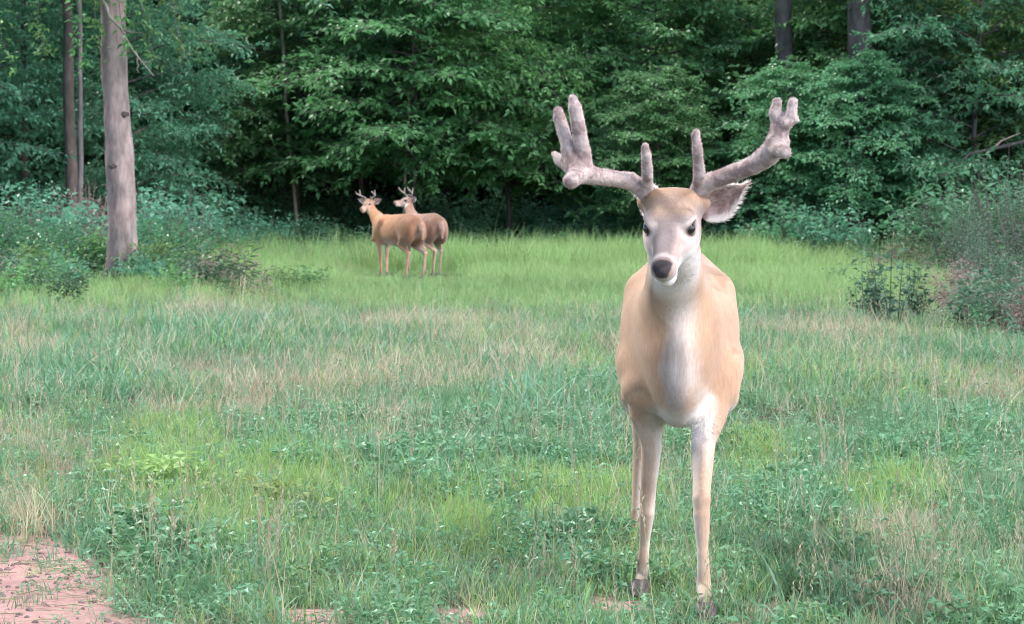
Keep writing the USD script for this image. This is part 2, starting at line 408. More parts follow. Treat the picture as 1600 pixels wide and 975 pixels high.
def deer(name, label, loc, rz, s, J, h, coat, white, hairs=0):
    """J: joints and antlers in the deer's own frame (it faces -y, origin on the ground under the body)."""
    root = thing(name, label, 'deer', loc, rz, s)
    lo = np.min([p for p in J['extent']], 0); hi = np.max([p for p in J['extent']], 0)
    B = Field(lo, hi, h)
    sx = (-1, 1)
    # trunk
    B.egg((0, -0.28, 0.735), (0.148, 0.32, 0.22), 0.05)
    B.egg((0, 0.12, 0.720), (0.172, 0.46, 0.232), 0.05)
    B.egg((0, 0.42, 0.77), (0.160, 0.34, 0.20), 0.06)
    B.egg((0, 0.60, 0.79), (0.135, 0.20, 0.17), 0.06)
    B.egg((0, -0.42, 0.630), (0.082, 0.17, 0.135), 0.05)
    B.cone((0, -0.25, 0.90), (0, 0.5, 0.91), 0.055, 0.06, 0.08)
    for k in sx:
        B.cone((k * 0.092, -0.20, 0.862), (k * 0.110, -0.40, 0.60), 0.070, 0.056, 0.05)      # shoulder
        B.egg((k * 0.10, 0.56, 0.70), (0.085, 0.20, 0.20), 0.06)                          # thigh
    # neck
    B.chain(J['neck'], 0.06)
    # legs
    for leg in J['front_legs']:
        B.chain(leg, 0.022)
    for leg in J['hind_legs']:
        B.chain(leg, 0.025)
    # tail
    B.chain([((0, 0.78, 0.84), 0.035), ((0, 0.86, 0.74), 0.04), ((0, 0.87, 0.60), 0.018)], 0.03)
    # head
    C, u = np.array(J['head']), unit(J['look'])
    v = unit(-np.cross(u, (0, 0, 1))); w = np.cross(u, v)
    A = np.array([u, v, w])
    H = lambda a, b, c: C + A.T @ np.array([a, b, c], float)
    B.egg(H(-0.012, 0, 0.0), (0.095, 0.069, 0.068), 0.03, A)
    B.egg(H(-0.035, 0, 0.04), (0.05, 0.062, 0.04), 0.03, A)
    B.cone(H(0.03, 0, -0.006), H(0.17, 0, -0.018), 0.050, 0.030, 0.03)
    B.egg(H(0.198, 0, -0.022), (0.04, 0.033, 0.028), 0.02, A)
    B.egg(H(0.216, 0, -0.008), (0.024, 0.025, 0.016), 0.012, A)
    B.egg(H(0.178, 0, -0.062), (0.028, 0.024, 0.019), 0.022, A)
    B.cone(H(-0.01, 0, -0.058), H(0.160, 0, -0.060), 0.044, 0.022, 0.03)
    for k in sx:
        B.egg(H(0.018, k * 0.038, -0.030), (0.075, 0.036, 0.05), 0.03, A)
        B.egg(H(0.040, k * 0.048, 0.032), (0.034, 0.024, 0.018), 0.02, A)
        B.egg(H(0.050, k * 0.066, 0.016), (0.022, 0.017, 0.017), 0.010, A, cut=True)
        B.egg(H(0.238, k * 0.020, -0.006), (0.009, 0.008, 0.006), 0.004, A, cut=True)
        B.cone(H(-0.035, k * 0.040, 0.055), J['antlers'][0 if k < 0 else 1][0][0][0], 0.026, 0.021, 0.02)   # pedicle
        B.cone(H(-0.045, k * 0.055, 0.015), H(-0.055, k * 0.080, 0.03), 0.023, 0.019, 0.02)                 # ear root
    body = B.mesh(3)
    P = np.array(body.vertices)
    N = np.array(body.vertex_normals)
    # coat
    nz = fbm(P * 9, 3, 4) - 0.5
    base = np.tile(np.array(coat), (len(P), 1)) * (1 + nz[:, None] * 0.35)
    L = (P - C) @ A.T
    seg = np.linalg.norm(L - np.column_stack([np.clip(L[:, 0], -0.02, 0.23), 0 * L[:, 0], -0.02 + 0 * L[:, 0]]), axis=1)
    on_head = (1 - soft(seg, 0.088, 0.11)) * soft(L[:, 0], -0.09, -0.02)
    zb = P[:, 2]
    chest_axis = np.abs(P[:, 0]) + nz * 0.05
    trunk = (zb > 0.40) & (P[:, 1] > -0.72)
    leg = 1 - soft(zb, 0.44, 0.58)
    layers = [
        (soft(0.56 + nz * 0.05 - zb, 0, 0.09) * soft(-N[:, 2], 0.3, 0.9) * trunk * 0.8 * white, WHITE),                                # belly
        (soft(P[:, 1], -0.28, -0.12) * soft(-N[:, 2], 0.35, 0.85) * trunk * 0.8 * white, WHITE),
        ((1 - soft(np.abs(P[:, 0] - 0.004) + nz * 0.06, 0.004, 0.066)) * soft(-P[:, 1], 0.30, 0.42) * soft(zb, 0.52, 0.66) * (1 - soft(zb, 0.96, 1.0)) * (0.8 if hairs else 0.4), (0.64, 0.57, 0.52)),   # breast stripe
        ((1 - soft(np.abs(P[:, 0] + 0.012) + nz * 0.06, 0.010, 0.038)) * soft(-P[:, 1], 0.36, 0.45) * soft(zb, 0.50, 0.56) * (1 - soft(zb, 0.70, 0.84)) * 0.65, GREYF),
        (soft(0.57 - zb + nz * 0.06, 0, 0.05) * (1 - soft(np.abs(P[:, 0]), 0.06, 0.12)) * soft(-P[:, 1], 0.2, 0.3) * soft(zb, 0.36, 0.48) * 0.6, WHITE),
        ((1 - soft(np.linalg.norm((P - [0.055, -0.44, 0.545]) * [1.4, 0.6, 0.8], axis=1) + nz * 0.08, 0.03, 0.085)) * white, (0.80, 0.77, 0.74)),   # bright patch inside one foreleg
        ((1 - soft(np.linalg.norm((P - [-0.045, -0.40, 0.535]) * [1.2, 0.6, 1.0], axis=1) + nz * 0.08, 0.01, 0.08)) * 0.7 * white, GREYF),   # shade under the brisket between the forelegs, painted in as dark grey
        (leg * (0.15 + 0.2 * soft(-N[:, 1], -0.5, 0.8)), PALE),
        (leg * soft(-N[:, 0] * np.sign(P[:, 0] + 1e-6), 0.1, 0.8) * 0.55, WHITE),                                           # inner legs
        (leg * soft(np.abs(N[:, 0]), -0.2, 0.55) * 0.0, TAN_RED),
        ((1 - soft(zb, 0.05, 0.09)) * 0.6, GREYF),
        (leg * np.exp(-((zb - 0.30) / 0.035) ** 2) * soft(-N[:, 1], 0.0, 0.8) * 0.45, (0.30, 0.19, 0.125)),
        (leg * np.exp(-((zb - 0.105) / 0.02) ** 2) * 0.35, (0.27, 0.18, 0.13)),
        (soft(P[:, 1], 0.70, 0.78) * (1 - soft(np.abs(P[:, 0]), 0.03, 0.09)) * soft(zb, 0.5, 0.6) * (zb < 0.86) * 0.9 * white, WHITE),   # rump
    ]
    tint = lerp_colors(base, layers)
    U, Vv, W = L[:, 0], L[:, 1], L[:, 2]
    front_of_head = soft(U, -0.10, 0.0)
    eye_d = np.min([np.linalg.norm((L - [0.054, k * 0.058, 0.0165]) * [0.85, 0.85, 1.05], axis=1) for k in sx], 0)
    face = (0.36, 0.27, 0.235)
    hl = [
        (on_head, face),
        (on_head * soft(U, 0.02, 0.10) * (1 - soft(np.abs(Vv), 0.016, 0.036)) * soft(W, 0.0, 0.02) * 0.65, (0.25, 0.215, 0.225)),            # dusky bridge
        (on_head * soft(W, 0.025, 0.06) * (1 - soft(U, 0.03, 0.07)) * 0.8, (0.42, 0.29, 0.21)),                                            # crown
        (on_head * soft(np.abs(Vv), 0.025, 0.045) * (1 - soft(W, -0.02, 0.012)) * soft(U, 0.0, 0.05) * 0.7, (0.58, 0.48, 0.45)),         # cheek
        (np.exp(-((eye_d - 0.031) / 0.008) ** 2) * on_head * 0.6, (0.60, 0.53, 0.49)),                                                    # eye ring
        ((1 - soft(eye_d, 0.019, 0.025)) * on_head * 0.9, (0.035, 0.025, 0.022)),
        (soft(-W, 0.022, 0.045) * soft(U, -0.03, 0.03) * (1 - soft(np.linalg.norm(L - [0.09, 0, -0.04], axis=1), 0.13, 0.17)) * (0.45 + 0.55 * white), WHITE),                # chin and throat
        (on_head * soft(U, 0.165, 0.185) * (1 - soft(np.abs(U - 0.178), 0.008, 0.016)) * 0.8, WHITE),                                      # white band behind the nose
        (on_head * soft(U, 0.196, 0.208) * soft(W, -0.030, -0.024) * (1 - soft(np.abs(Vv), 0.012 + 0.55 * (W + 0.024), 0.018 + 0.55 * (W + 0.024))), (0.040, 0.032, 0.036)),                                                # nose pad
        (on_head * soft(U, 0.14, 0.17) * (1 - soft(np.abs(W + 0.046 - 0.05 * (0.2 - U)), 0.002, 0.006)) * 0.8, (0.08, 0.06, 0.06)),        # mouth line
    ]
    tint = lerp_colors(tint, hl)
    throat = (1 - soft(np.linalg.norm((P - (C + np.array([0.005, 0.10, -0.165]))) * [1.0, 0.7, 0.8], axis=1) + nz * 0.05, 0.075, 0.12)) * soft(-N[:, 1], -0.5, 0.3)
    tint = lerp_colors(tint, [(throat * (1.0 if hairs else 0.0), WHITE)])
    # short hair
    coat_hairs = []
    if hairs:
        r_ = np.random.default_rng(3)
        pts, fi = trimesh.sample.sample_surface(body, hairs, seed=3)
        vi = body.faces[fi, 0]
        n_, c_ = N[vi], tint[vi]
        l_ = (pts - C) @ A.T
        head_w = np.maximum(on_head[vi], 1 - soft(np.linalg.norm(pts - C, axis=1), 0.12, 0.17))
        flow = np.tile(np.array([0.0, 0.75, -0.65]), (len(pts), 1))
        flow[:, 0] += np.sign(pts[:, 0]) * 0.25
        legw = 1 - soft(pts[:, 2], 0.42, 0.55)
        flow = flow * (1 - legw[:, None]) + np.array([0, 0.1, -1.0]) * legw[:, None]
        hf = -u * 0.9 + np.array([0, 0, 0.1])
        flow = flow * (1 - head_w[:, None]) + hf * head_w[:, None]
        flow += r_.normal(0, 0.12, flow.shape) + (fbm(pts * 14, 2, 6) - 0.5)[:, None] * np.array([0.18, 0, 0.08])
        flow -= n_ * (flow * n_).sum(1, keepdims=True)
        flow /= np.linalg.norm(flow, axis=1, keepdims=True) + 1e-9
        ln = 0.0085 + 0.002 * soft(-pts[:, 1], 0.3, 0.5) * (1 - legw) + 0.010 * soft(0.56 - pts[:, 2], 0, 0.06) * (1 - legw)
        ln = ln * (1 - 0.55 * legw) * (1 - 0.66 * head_w) * r_.uniform(0.6, 1.2, len(pts))
        keep = (np.min([np.linalg.norm(l_ - [0.054, k * 0.058, 0.0165], axis=1) for k in sx], 0) > 0.021) & ~((l_[:, 0] > 0.185) & (l_[:, 2] > -0.03) & (head_w > 0.5)) & (pts[:, 2] > 0.05)
        thin = 0.5 * soft(0.55 - pts[:, 2], 0, 0.06) * (1 - legw) + 0.25 * (1 - soft(np.linalg.norm(pts - C - [0, 0.06, -0.14], axis=1), 0.08, 0.16))
        keep &= r_.random(len(pts)) < thin
        coat_hairs.append((pts[keep], n_[keep], c_[keep], flow[keep], ln[keep], 0.13, 0.34))
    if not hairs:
        tint = lerp_colors(tint, [(on_head * 0.45, coat), (soft(P[:, 1], 0.05, 0.5) * 0.6 * soft(zb, 0.42, 0.55), (0.17, 0.085, 0.055))])  # head toned to the coat; shade on the rump side painted in as darker brown
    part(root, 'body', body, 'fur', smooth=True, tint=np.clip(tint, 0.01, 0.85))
    # eyes
    for k in sx:
        e = trimesh.creation.icosphere(3, 1.0)
        e.apply_scale((0.0185, 0.0145, 0.0155))
        T = np.eye(4); T[:3, :3] = A.T; T[:3, 3] = H(0.053, k * 0.0555, 0.0165)
        e.apply_transform(T)
        part(root, 'eye', e, 'eye_dark', smooth=True)
    # ears
    for (b, al, fc, ln, wd), k in zip(J['ears'], sx):
        m, inner = ear_mesh(H(*b), al, fc, ln, wd)
        t = np.tile(np.array([0.40, 0.30, 0.25]), (len(inner), 1))
        t = lerp_colors(t, [(inner, (0.33, 0.235, 0.225)), (np.abs(inner) * soft(fbm(m.vertices * [40, 40, 40], 2, 8), 0.48, 0.6) * 0.7, (0.60, 0.50, 0.48))])
        n2 = len(inner) // 2
        edge = np.zeros(len(inner)); g = np.abs(2 * (np.arange(n2) % 15) / 14 - 1)
        edge[:n2] = edge[n2:] = soft(g, 0.60, 0.86)
        t = lerp_colors(t, [(edge * 0.9, (0.74, 0.68, 0.64))])
        part(root, 'ear', m, 'fur', smooth=True, tint=t)
        if hairs:
            r_ = np.random.default_rng(17 if k < 0 else 18)
            p_, fi = trimesh.sample.sample_surface(m, 5000, seed=4)
            vi = m.faces[fi, 0]
            a_ = unit(al)
            fl = a_ * 0.8 + r_.normal(0, 0.25, (len(p_), 3))
            rim = edge[vi]
            keep = (rim > 0.3) | (inner[vi] > 0.5) & (r_.random(len(p_)) < 0.5) | (r_.random(len(p_)) < 0.25)
            nn_ = np.asarray(m.face_normals)[fi]
            coat_hairs.append((p_[keep], nn_[keep], np.clip(t[vi][keep] * 1.1, 0, 0.8), fl[keep], (r_.uniform(0.006, 0.013, len(p_)) * (1 + 0.5 * (inner[vi] > 0.5)))[keep], 0.25, 0.7))
    # antlers
    for chains in J['antlers']:
        pts = np.array([p for c in chains for p, r in c])
        hh = J['antler_h']
        G = Field(pts.min(0) - 0.05, pts.max(0) + 0.05, hh)
        for c in chains:
            G.chain([(p, r * J.get('thick', 1.0)) for p, r in c], 0.009)
        m = G.mesh(2)
        V = np.array(m.vertices)
        m.vertices = V + m.vertex_normals * ((fbm(V * 22, 3, 7) - 0.5) * 0.004)[:, None]
        V = np.array(m.vertices)
        m.vertices = V + m.vertex_normals * (soft(fbm(V * [95, 95, 30], 2, 12), 0.4, 0.6) * 0.0011)[:, None]
        V = np.array(m.vertices)
        nn = fbm(V * 28, 3, 2)
        t = lerp_colors(np.tile(np.array([0.44, 0.37, 0.35]), (len(V), 1)), [(soft(nn, 0.45, 0.62) * 0.7, (0.25, 0.17, 0.16)), (soft(nn + 0.1 * np.sin(V[:, 2] * 60), 0.52, 0.66) * 0.35, (0.24, 0.18, 0.17)), (soft(fbm(V * 70, 2, 31), 0.55, 0.7) * 0.5, (0.58, 0.48, 0.46))])
        if not hairs:
            t = t * 0.62
        part(root, 'antler', m, 'velvet', smooth=True, tint=t)
        if hairs:
            p_, fi = trimesh.sample.sample_surface(m, 9000, seed=6)
            nn_ = np.asarray(m.face_normals)[fi]
            fl = np.random.default_rng(8).normal(0, 0.5, p_.shape) + [0, 0, 0.5]
            coat_hairs.append((p_, nn_, t[m.faces[fi, 0]] * 1.12, fl, np.random.default_rng(9).uniform(0.0012, 0.0028, len(p_)), 0.6, 1.2))
    if coat_hairs:
        r_ = np.random.default_rng(31)
        roots, mids, ends, cols_ = [], [], [], []
        for p_, n_, c_, fl, ln, l0, l1 in coat_hairs:
            fl = fl / (np.linalg.norm(fl, axis=1, keepdims=True) + 1e-9)
            lift = r_.uniform(l0, l1, len(p_))[:, None]
            ln = ln[:, None]
            roots.append(p_ - n_ * 0.0008); mids.append(p_ + (fl * 0.5 + n_ * lift * 0.75) * ln); ends.append(p_ + (fl + n_ * lift) * ln)
            cols_.append(c_ * r_.uniform(1.02, 1.22, (len(c_), 1)))
        cv = np.stack([np.vstack(roots), np.vstack(mids), np.vstack(ends)], 1)
        nh = len(cv)
        bc = UsdGeom.BasisCurves.Define(stage, numbered(str(root.GetPath()), 'coat_hair'))
        bc.CreateTypeAttr('linear')
        bc.CreatePointsAttr(Vt.Vec3fArray.FromNumpy(cv.reshape(-1, 3).astype(np.float32)))
        bc.CreateCurveVertexCountsAttr(Vt.IntArray.FromNumpy(np.full(nh, 3, np.int32)))
        bc.CreateWidthsAttr(Vt.FloatArray.FromNumpy(np.tile(np.array([0.0007, 0.0006, 0.0002], np.float32), nh)))
        bc.SetWidthsInterpolation('vertex')
        UsdGeom.PrimvarsAPI(bc).CreatePrimvar('tint', Sdf.ValueTypeNames.Color3fArray, 'vertex').Set(Vt.Vec3fArray.FromNumpy(np.repeat(np.clip(np.vstack(cols_), 0.01, 0.88), 3, 0).astype(np.float32)))
        UsdShade.MaterialBindingAPI.Apply(bc.GetPrim()).Bind(M['hair'])
        tag(bc, kind='stuff')
    # cloven hooves
    for p, d in J['hooves']:
        p, d = np.array(p, float), unit(d)
        sd = np.array([-d[1], d[0], 0])
        G = Field(p - [0.07, 0.09, 0.02], p + [0.07, 0.09, 0.10], max(0.004, h * 0.5))
        for k in sx:
            c = p + sd * k * 0.0125
            G.chain([(c - d * 0.018 + [0, 0, 0.034], 0.017), (c + d * 0.018 + [0, 0, 0.020], 0.015), (c + d * 0.040 + sd * (-k) * 0.003 + [0, 0, 0.010], 0.008)], 0.008)
            G.cone(c - d * 0.022 + [0, 0, 0.012], c + d * 0.03 + [0, 0, 0.009], 0.012, 0.009, 0.006)
        m = G.mesh(1)
        m.vertices[:, 2] = np.maximum(m.vertices[:, 2], p[2] - 0.002)
        part(root, 'hoof', m, 'hoof_horn', smooth=True)
    return root


# --- the buck in velvet, seen head-on: joints measured in the photo
yaw = math.atan2(262.0, F)
base = np.array([262.0 / F * 8.0, 8.0, 0.0])
ey = np.array([math.sin(yaw), math.cos(yaw), 0]); ex = np.array([math.cos(yaw), -math.sin(yaw), 0])


def loc(px, py, D, r=None):
    p = at(px, py, D) - base
    q = np.array([p @ ex, p @ ey, p[2]])
    return q if r is None else (q, r)


headC = loc(1050, 349, 7.15)
noseP = loc(1032, 424, 6.94)
look = noseP - headC
fr = [[(np.array([-0.115, -0.34, 0.66]), 0.066), loc(1012, 640, 7.68, 0.052), loc(1018, 700, 7.70, 0.0285), loc(1012, 775, 7.72, 0.0225), loc(1011, 800, 7.72, 0.0215), loc(1007, 850, 7.76, 0.0150), loc(1003, 897, 7.77, 0.0185), loc(1001, 917, 7.72, 0.0185)],
      [(np.array([0.115, -0.38, 0.66]), 0.066), loc(1107, 640, 7.55, 0.054), loc(1099, 700, 7.47, 0.0310), loc(1096, 780, 7.40, 0.0240), loc(1096, 805, 7.39, 0.0225), loc(1098, 865, 7.38, 0.0158), loc(1100, 920, 7.38, 0.0200), loc(1101, 940, 7.31, 0.0205)]]
hd = [[(np.array([-0.105, 0.52, 0.62]), 0.10), (np.array([-0.125, 0.46, 0.52]), 0.06), loc(1000, 650, 8.78, 0.029), loc(998, 700, 8.76, 0.019), loc(993, 800, 8.70, 0.0145), loc(990, 835, 8.68, 0.018), loc(988, 852, 8.62, 0.016)],
      [(np.array([0.105, 0.52, 0.62]), 0.10), (np.array([0.125, 0.46, 0.52]), 0.06), loc(1104, 650, 8.66, 0.029), loc(1103, 700, 8.62, 0.019), loc(1101, 800, 8.56, 0.0145), loc(1101, 845, 8.54, 0.018), loc(1101, 862, 8.48, 0.016)]]
antL = [[loc(1022, 318, 7.19, 0.021), loc(1008, 298, 7.18, 0.0215), loc(985, 283, 7.16, 0.021), loc(950, 278, 7.12, 0.0205), loc(922, 274, 7.07, 0.022), loc(903, 272, 7.02, 0.024), loc(892, 283, 6.96, 0.019)],
        [loc(1008, 300, 7.18, 0.019), loc(1012, 275, 7.13, 0.0135), loc(1010, 245, 7.10, 0.0125), loc(1008, 229, 7.09, 0.009)],
        [loc(914, 270, 7.05, 0.022), loc(911, 240, 7.04, 0.0195), loc(904, 200, 7.02, 0.018), loc(898, 168, 7.01, 0.0165), loc(896, 155, 7.01, 0.012)],
        [loc(898, 265, 7.03, 0.021), loc(888, 232, 7.05, 0.0165), loc(880, 205, 7.06, 0.0165), loc(874, 184, 7.07, 0.0155), loc(872, 174, 7.07, 0.012)],
        [loc(912, 256, 7.04, 0.018), loc(890, 250, 7.05, 0.018), loc(886, 235, 7.05, 0.014)],
        [loc(895, 262, 7.04, 0.02), loc(876, 252, 7.10, 0.014), loc(866, 241, 7.13, 0.008)]]
antR = [[loc(1082, 318, 7.19, 0.021), loc(1092, 298, 7.18, 0.0225), loc(1112, 283, 7.16, 0.0220), loc(1145, 271, 7.13, 0.0215), loc(1176, 259, 7.09, 0.0225), loc(1201, 242, 7.05, 0.0265), loc(1215, 223, 7.02, 0.0285), loc(1218, 204, 7.02, 0.0225), loc(1222, 190, 7.02, 0.021)],
        [loc(1092, 296, 7.18, 0.019), loc(1093, 272, 7.13, 0.0145), loc(1090, 238, 7.10, 0.0125), loc(1087, 212, 7.09, 0.0105), loc(1088, 207, 7.09, 0.0085)],
        [loc(1219, 200, 7.02, 0.018), loc(1211, 178, 7.02, 0.0150), loc(1214, 160, 7.02, 0.0120)],
        [loc(1222, 200, 7.02, 0.018), loc(1236, 180, 7.00, 0.0145), loc(1239, 161, 7.00, 0.0120)],
        [loc(1228, 192, 7.0, 0.016), loc(1244, 187, 7.0, 0.008)],
        [loc(1215, 232, 7.0, 0.02), loc(1226, 238, 6.96, 0.017)]]
earR_dir = loc(1174, 299, 7.20) - loc(1112, 334, 7.16)
buck = dict(
    extent=[(-0.30, -1.16, -0.03), (0.30, 0.96, 1.25)],
    neck=[(np.array([0, -0.26, 0.76]), 0.135), (np.array([-0.01, -0.48, 0.855]), 0.090), (headC + [0.005, 0.17, -0.085], 0.070), (headC + [0, 0.07, -0.02], 0.060)],
    front_legs=fr, hind_legs=hd, head=headC, look=look,
    ears=[((-0.06, -0.070, 0.03), (-0.16, 0.97, 0.10), (-0.8, -0.1, 0.2), 0.150, 0.080), ((-0.045, 0.074, 0.012), earR_dir, (-0.10, -1.0, 0.15), 0.155, 0.092)],
    antlers=[antL, antR], antler_h=0.0036, thick=1.02,
    hooves=[(np.append(loc(1000, 925, 7.68)[:2], 0.0), (-0.05, -1, 0)), (np.append(loc(1102, 960, 7.25)[:2], 0.0), (0.05, -1, 0)),
            (np.append(loc(988, 860, 8.58)[:2], 0.0), (0, -1, 0)), (np.append(loc(1101, 870, 8.44)[:2], 0.0), (0, -1, 0))])
deer('deer', 'large tan buck with heavy velvet antlers standing nearest, facing the camera', base, -math.degrees(yaw), 1.0, buck, 0.0055, (0.40, 0.255, 0.165), 1.0, 165000)


# --- the two bucks by the trees
def small_deer(name, label, px, D, face, look_world, head_up, coat, stance):
    face = unit((face[0], face[1], 0))
    rz = math.degrees(math.atan2(face[0], -face[1]))        # local -y is turned to the facing direction
    c, s_ = math.cos(math.radians(rz)), math.sin(math.radians(rz))
    to_local = lambda d: np.array([c * d[0] + s_ * d[1], -s_ * d[0] + c * d[1], d[2]])
    fy, hy = ((-0.04, 0.10), (0.05, -0.12)) if stance == 0 else ((0.16, -0.10), (-0.20, 0.06))
    hc = np.array([0, -0.84, 1.10 + head_up])
    u = unit(to_local(np.array(look_world, float)))
    v = unit(-np.cross(u, (0, 0, 1))); w = np.cross(u, v)
    Hh = lambda a, b, d: hc + u * a + v * b + w * d
    leg = lambda x, y, f: [(np.array([x * 0.95, -0.34, 0.72]), 0.085), (np.array([x, -0.34 + y * 0.3, 0.54]), 0.05), (np.array([x, -0.36 + y * 0.6, 0.46]), 0.036), (np.array([x, -0.37 + y, 0.30]), 0.026),
                           (np.array([x, -0.36 + y, 0.18]), 0.02), (np.array([x, -0.36 + y, 0.09]), 0.022), (np.array([x, -0.39 + y, 0.05]), 0.02)]
    hind = lambda x, y: [(np.array([x * 0.9, 0.52, 0.62]), 0.10), (np.array([x, 0.44 + y * 0.4, 0.52]), 0.06), (np.array([x, 0.74 + y, 0.40]), 0.031), (np.array([x, 0.72 + y, 0.32]), 0.023),
                         (np.array([x, 0.68 + y, 0.14]), 0.018), (np.array([x, 0.66 + y, 0.09]), 0.021), (np.array([x, 0.63 + y, 0.05]), 0.018)]
    def ant(k):
        b = lambda a, bb, d: Hh(a, k * bb * 0.85, 0.06 + (d - 0.06) * 0.82)
        return [[(b(-0.03, 0.04, 0.06), 0.015), (b(-0.05, 0.09, 0.11), 0.013), (b(-0.02, 0.16, 0.16), 0.012), (b(0.05, 0.18, 0.22), 0.011), (b(0.08, 0.17, 0.27), 0.007)],
                [(b(-0.04, 0.06, 0.09), 0.011), (b(-0.01, 0.06, 0.14), 0.007)],
                [(b(-0.02, 0.155, 0.16), 0.011), (b(-0.03, 0.16, 0.26), 0.008)]]
    J = dict(extent=[(-0.42, -1.35, -0.03), (0.42, 1.0, 1.45)],
             neck=[(np.array([0, -0.32, 0.78]), 0.14), (np.array([0, -0.52, 0.90]), 0.105), (np.array([0, -0.70, 1.00 + head_up * 0.6]), 0.075), (hc - u * 0.03, 0.065)],
             front_legs=[leg(-0.09, fy[0], 0), leg(0.09, fy[1], 0)], hind_legs=[hind(-0.10, hy[0]), hind(0.10, hy[1])], head=hc, look=u,
             ears=[((-0.05, k * 0.075, 0.02), v * k * 0.9 + np.array([0, 0, 0.35]) - u * 0.1, u, 0.16, 0.09) for k in (-1, 1)],
             antlers=[ant(-1), ant(1)], antler_h=0.006,
             hooves=[((-0.09, -0.41 + fy[0], 0), (0, -1, 0)), ((0.09, -0.41 + fy[1], 0), (0, -1, 0)), ((-0.10, 0.60 + hy[0], 0), (0, -1, 0)), ((0.10, 0.60 + hy[1], 0), (0, -1, 0))])
    g = at(px, 400, D)
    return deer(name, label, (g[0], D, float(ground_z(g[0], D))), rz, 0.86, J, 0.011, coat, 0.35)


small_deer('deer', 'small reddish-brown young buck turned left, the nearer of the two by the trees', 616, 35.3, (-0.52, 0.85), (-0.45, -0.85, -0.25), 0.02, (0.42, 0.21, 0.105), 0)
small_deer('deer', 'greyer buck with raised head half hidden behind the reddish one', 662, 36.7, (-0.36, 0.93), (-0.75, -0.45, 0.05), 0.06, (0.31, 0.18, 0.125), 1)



# ------------------------------------------------------------------ plants
def tube(path, radii, n=7, rough=0.0, seed=0):
    path, radii = np.asarray(path, float), np.asarray(radii, float)
    t = np.gradient(path, axis=0); t /= np.linalg.norm(t, axis=1, keepdims=True) + 1e-12
    a = np.cross(t, np.tile([0.13, 0.31, 0.94] if abs(t[0, 2]) < 0.8 else [1.0, 0.1, 0.0], (len(t), 1)))
    a /= np.linalg.norm(a, axis=1, keepdims=True); b = np.cross(t, a)
    th = np.arange(n) / n * 2 * np.pi
    ring = a[:, None] * np.cos(th)[None, :, None] + b[:, None] * np.sin(th)[None, :, None]
    r = np.tile(radii[:, None], (1, n))
    if rough:
        r = r * (1 + rough * (fbm((path[:, None] + ring * radii[:, None, None]) * 5, 3, seed) - 0.5) * 2)
    V = (path[:, None] + ring * r[..., None]).reshape(-1, 3)
    i, j = np.meshgrid(np.arange(len(path) - 1), np.arange(n), indexing='ij')
    q = np.stack([i * n + j, i * n + (j + 1) % n, (i + 1) * n + (j + 1) % n, (i + 1) * n + j], -1).reshape(-1, 4)
    Fs = np.vstack([q[:, [0, 1, 2]], q[:, [0, 2, 3]]])
    cap = np.array([[0, k + 1, k] for k in range(1, n - 1)] + [[(len(path) - 1) * n, (len(path) - 1) * n + k, (len(path) - 1) * n + k + 1] for k in range(1, n - 1)])
    return V, np.vstack([Fs, cap])


def join(parts):
    V, Fs, n = [], [], 0
    for v, f in parts:
        V.append(v); Fs.append(f + n); n += len(v)
    return np.vstack(V), np.vstack(Fs)


def leaves(P, D, N, length, width, fold=0.25, droop=0.15):
    """Folded, pointed leaves: base P, direction D, upper side N (n x 3 each); six corners, four triangles."""
    n = len(P)
    D = D / np.linalg.norm(D, axis=1, keepdims=True)
    S = np.cross(D, N); S /= np.linalg.norm(S, axis=1, keepdims=True) + 1e-9
    N = np.cross(S, D)
    L, Wd = np.broadcast_to(length, n)[:, None], np.broadcast_to(width, n)[:, None]
    mid = P + D * L * 0.45
    tip = P + D * L - N * L * droop
    lf = mid + S * Wd * 0.5 + N * Wd * fold
    rt = mid - S * Wd * 0.5 + N * Wd * fold
    V = np.stack([P, lf, mid, rt, tip], 1).reshape(-1, 3)
    f = np.array([[0, 2, 1], [0, 3, 2], [1, 2, 4], [2, 3, 4]])
    return V, (np.arange(n)[:, None, None] * 5 + f[None]).reshape(-1, 3)


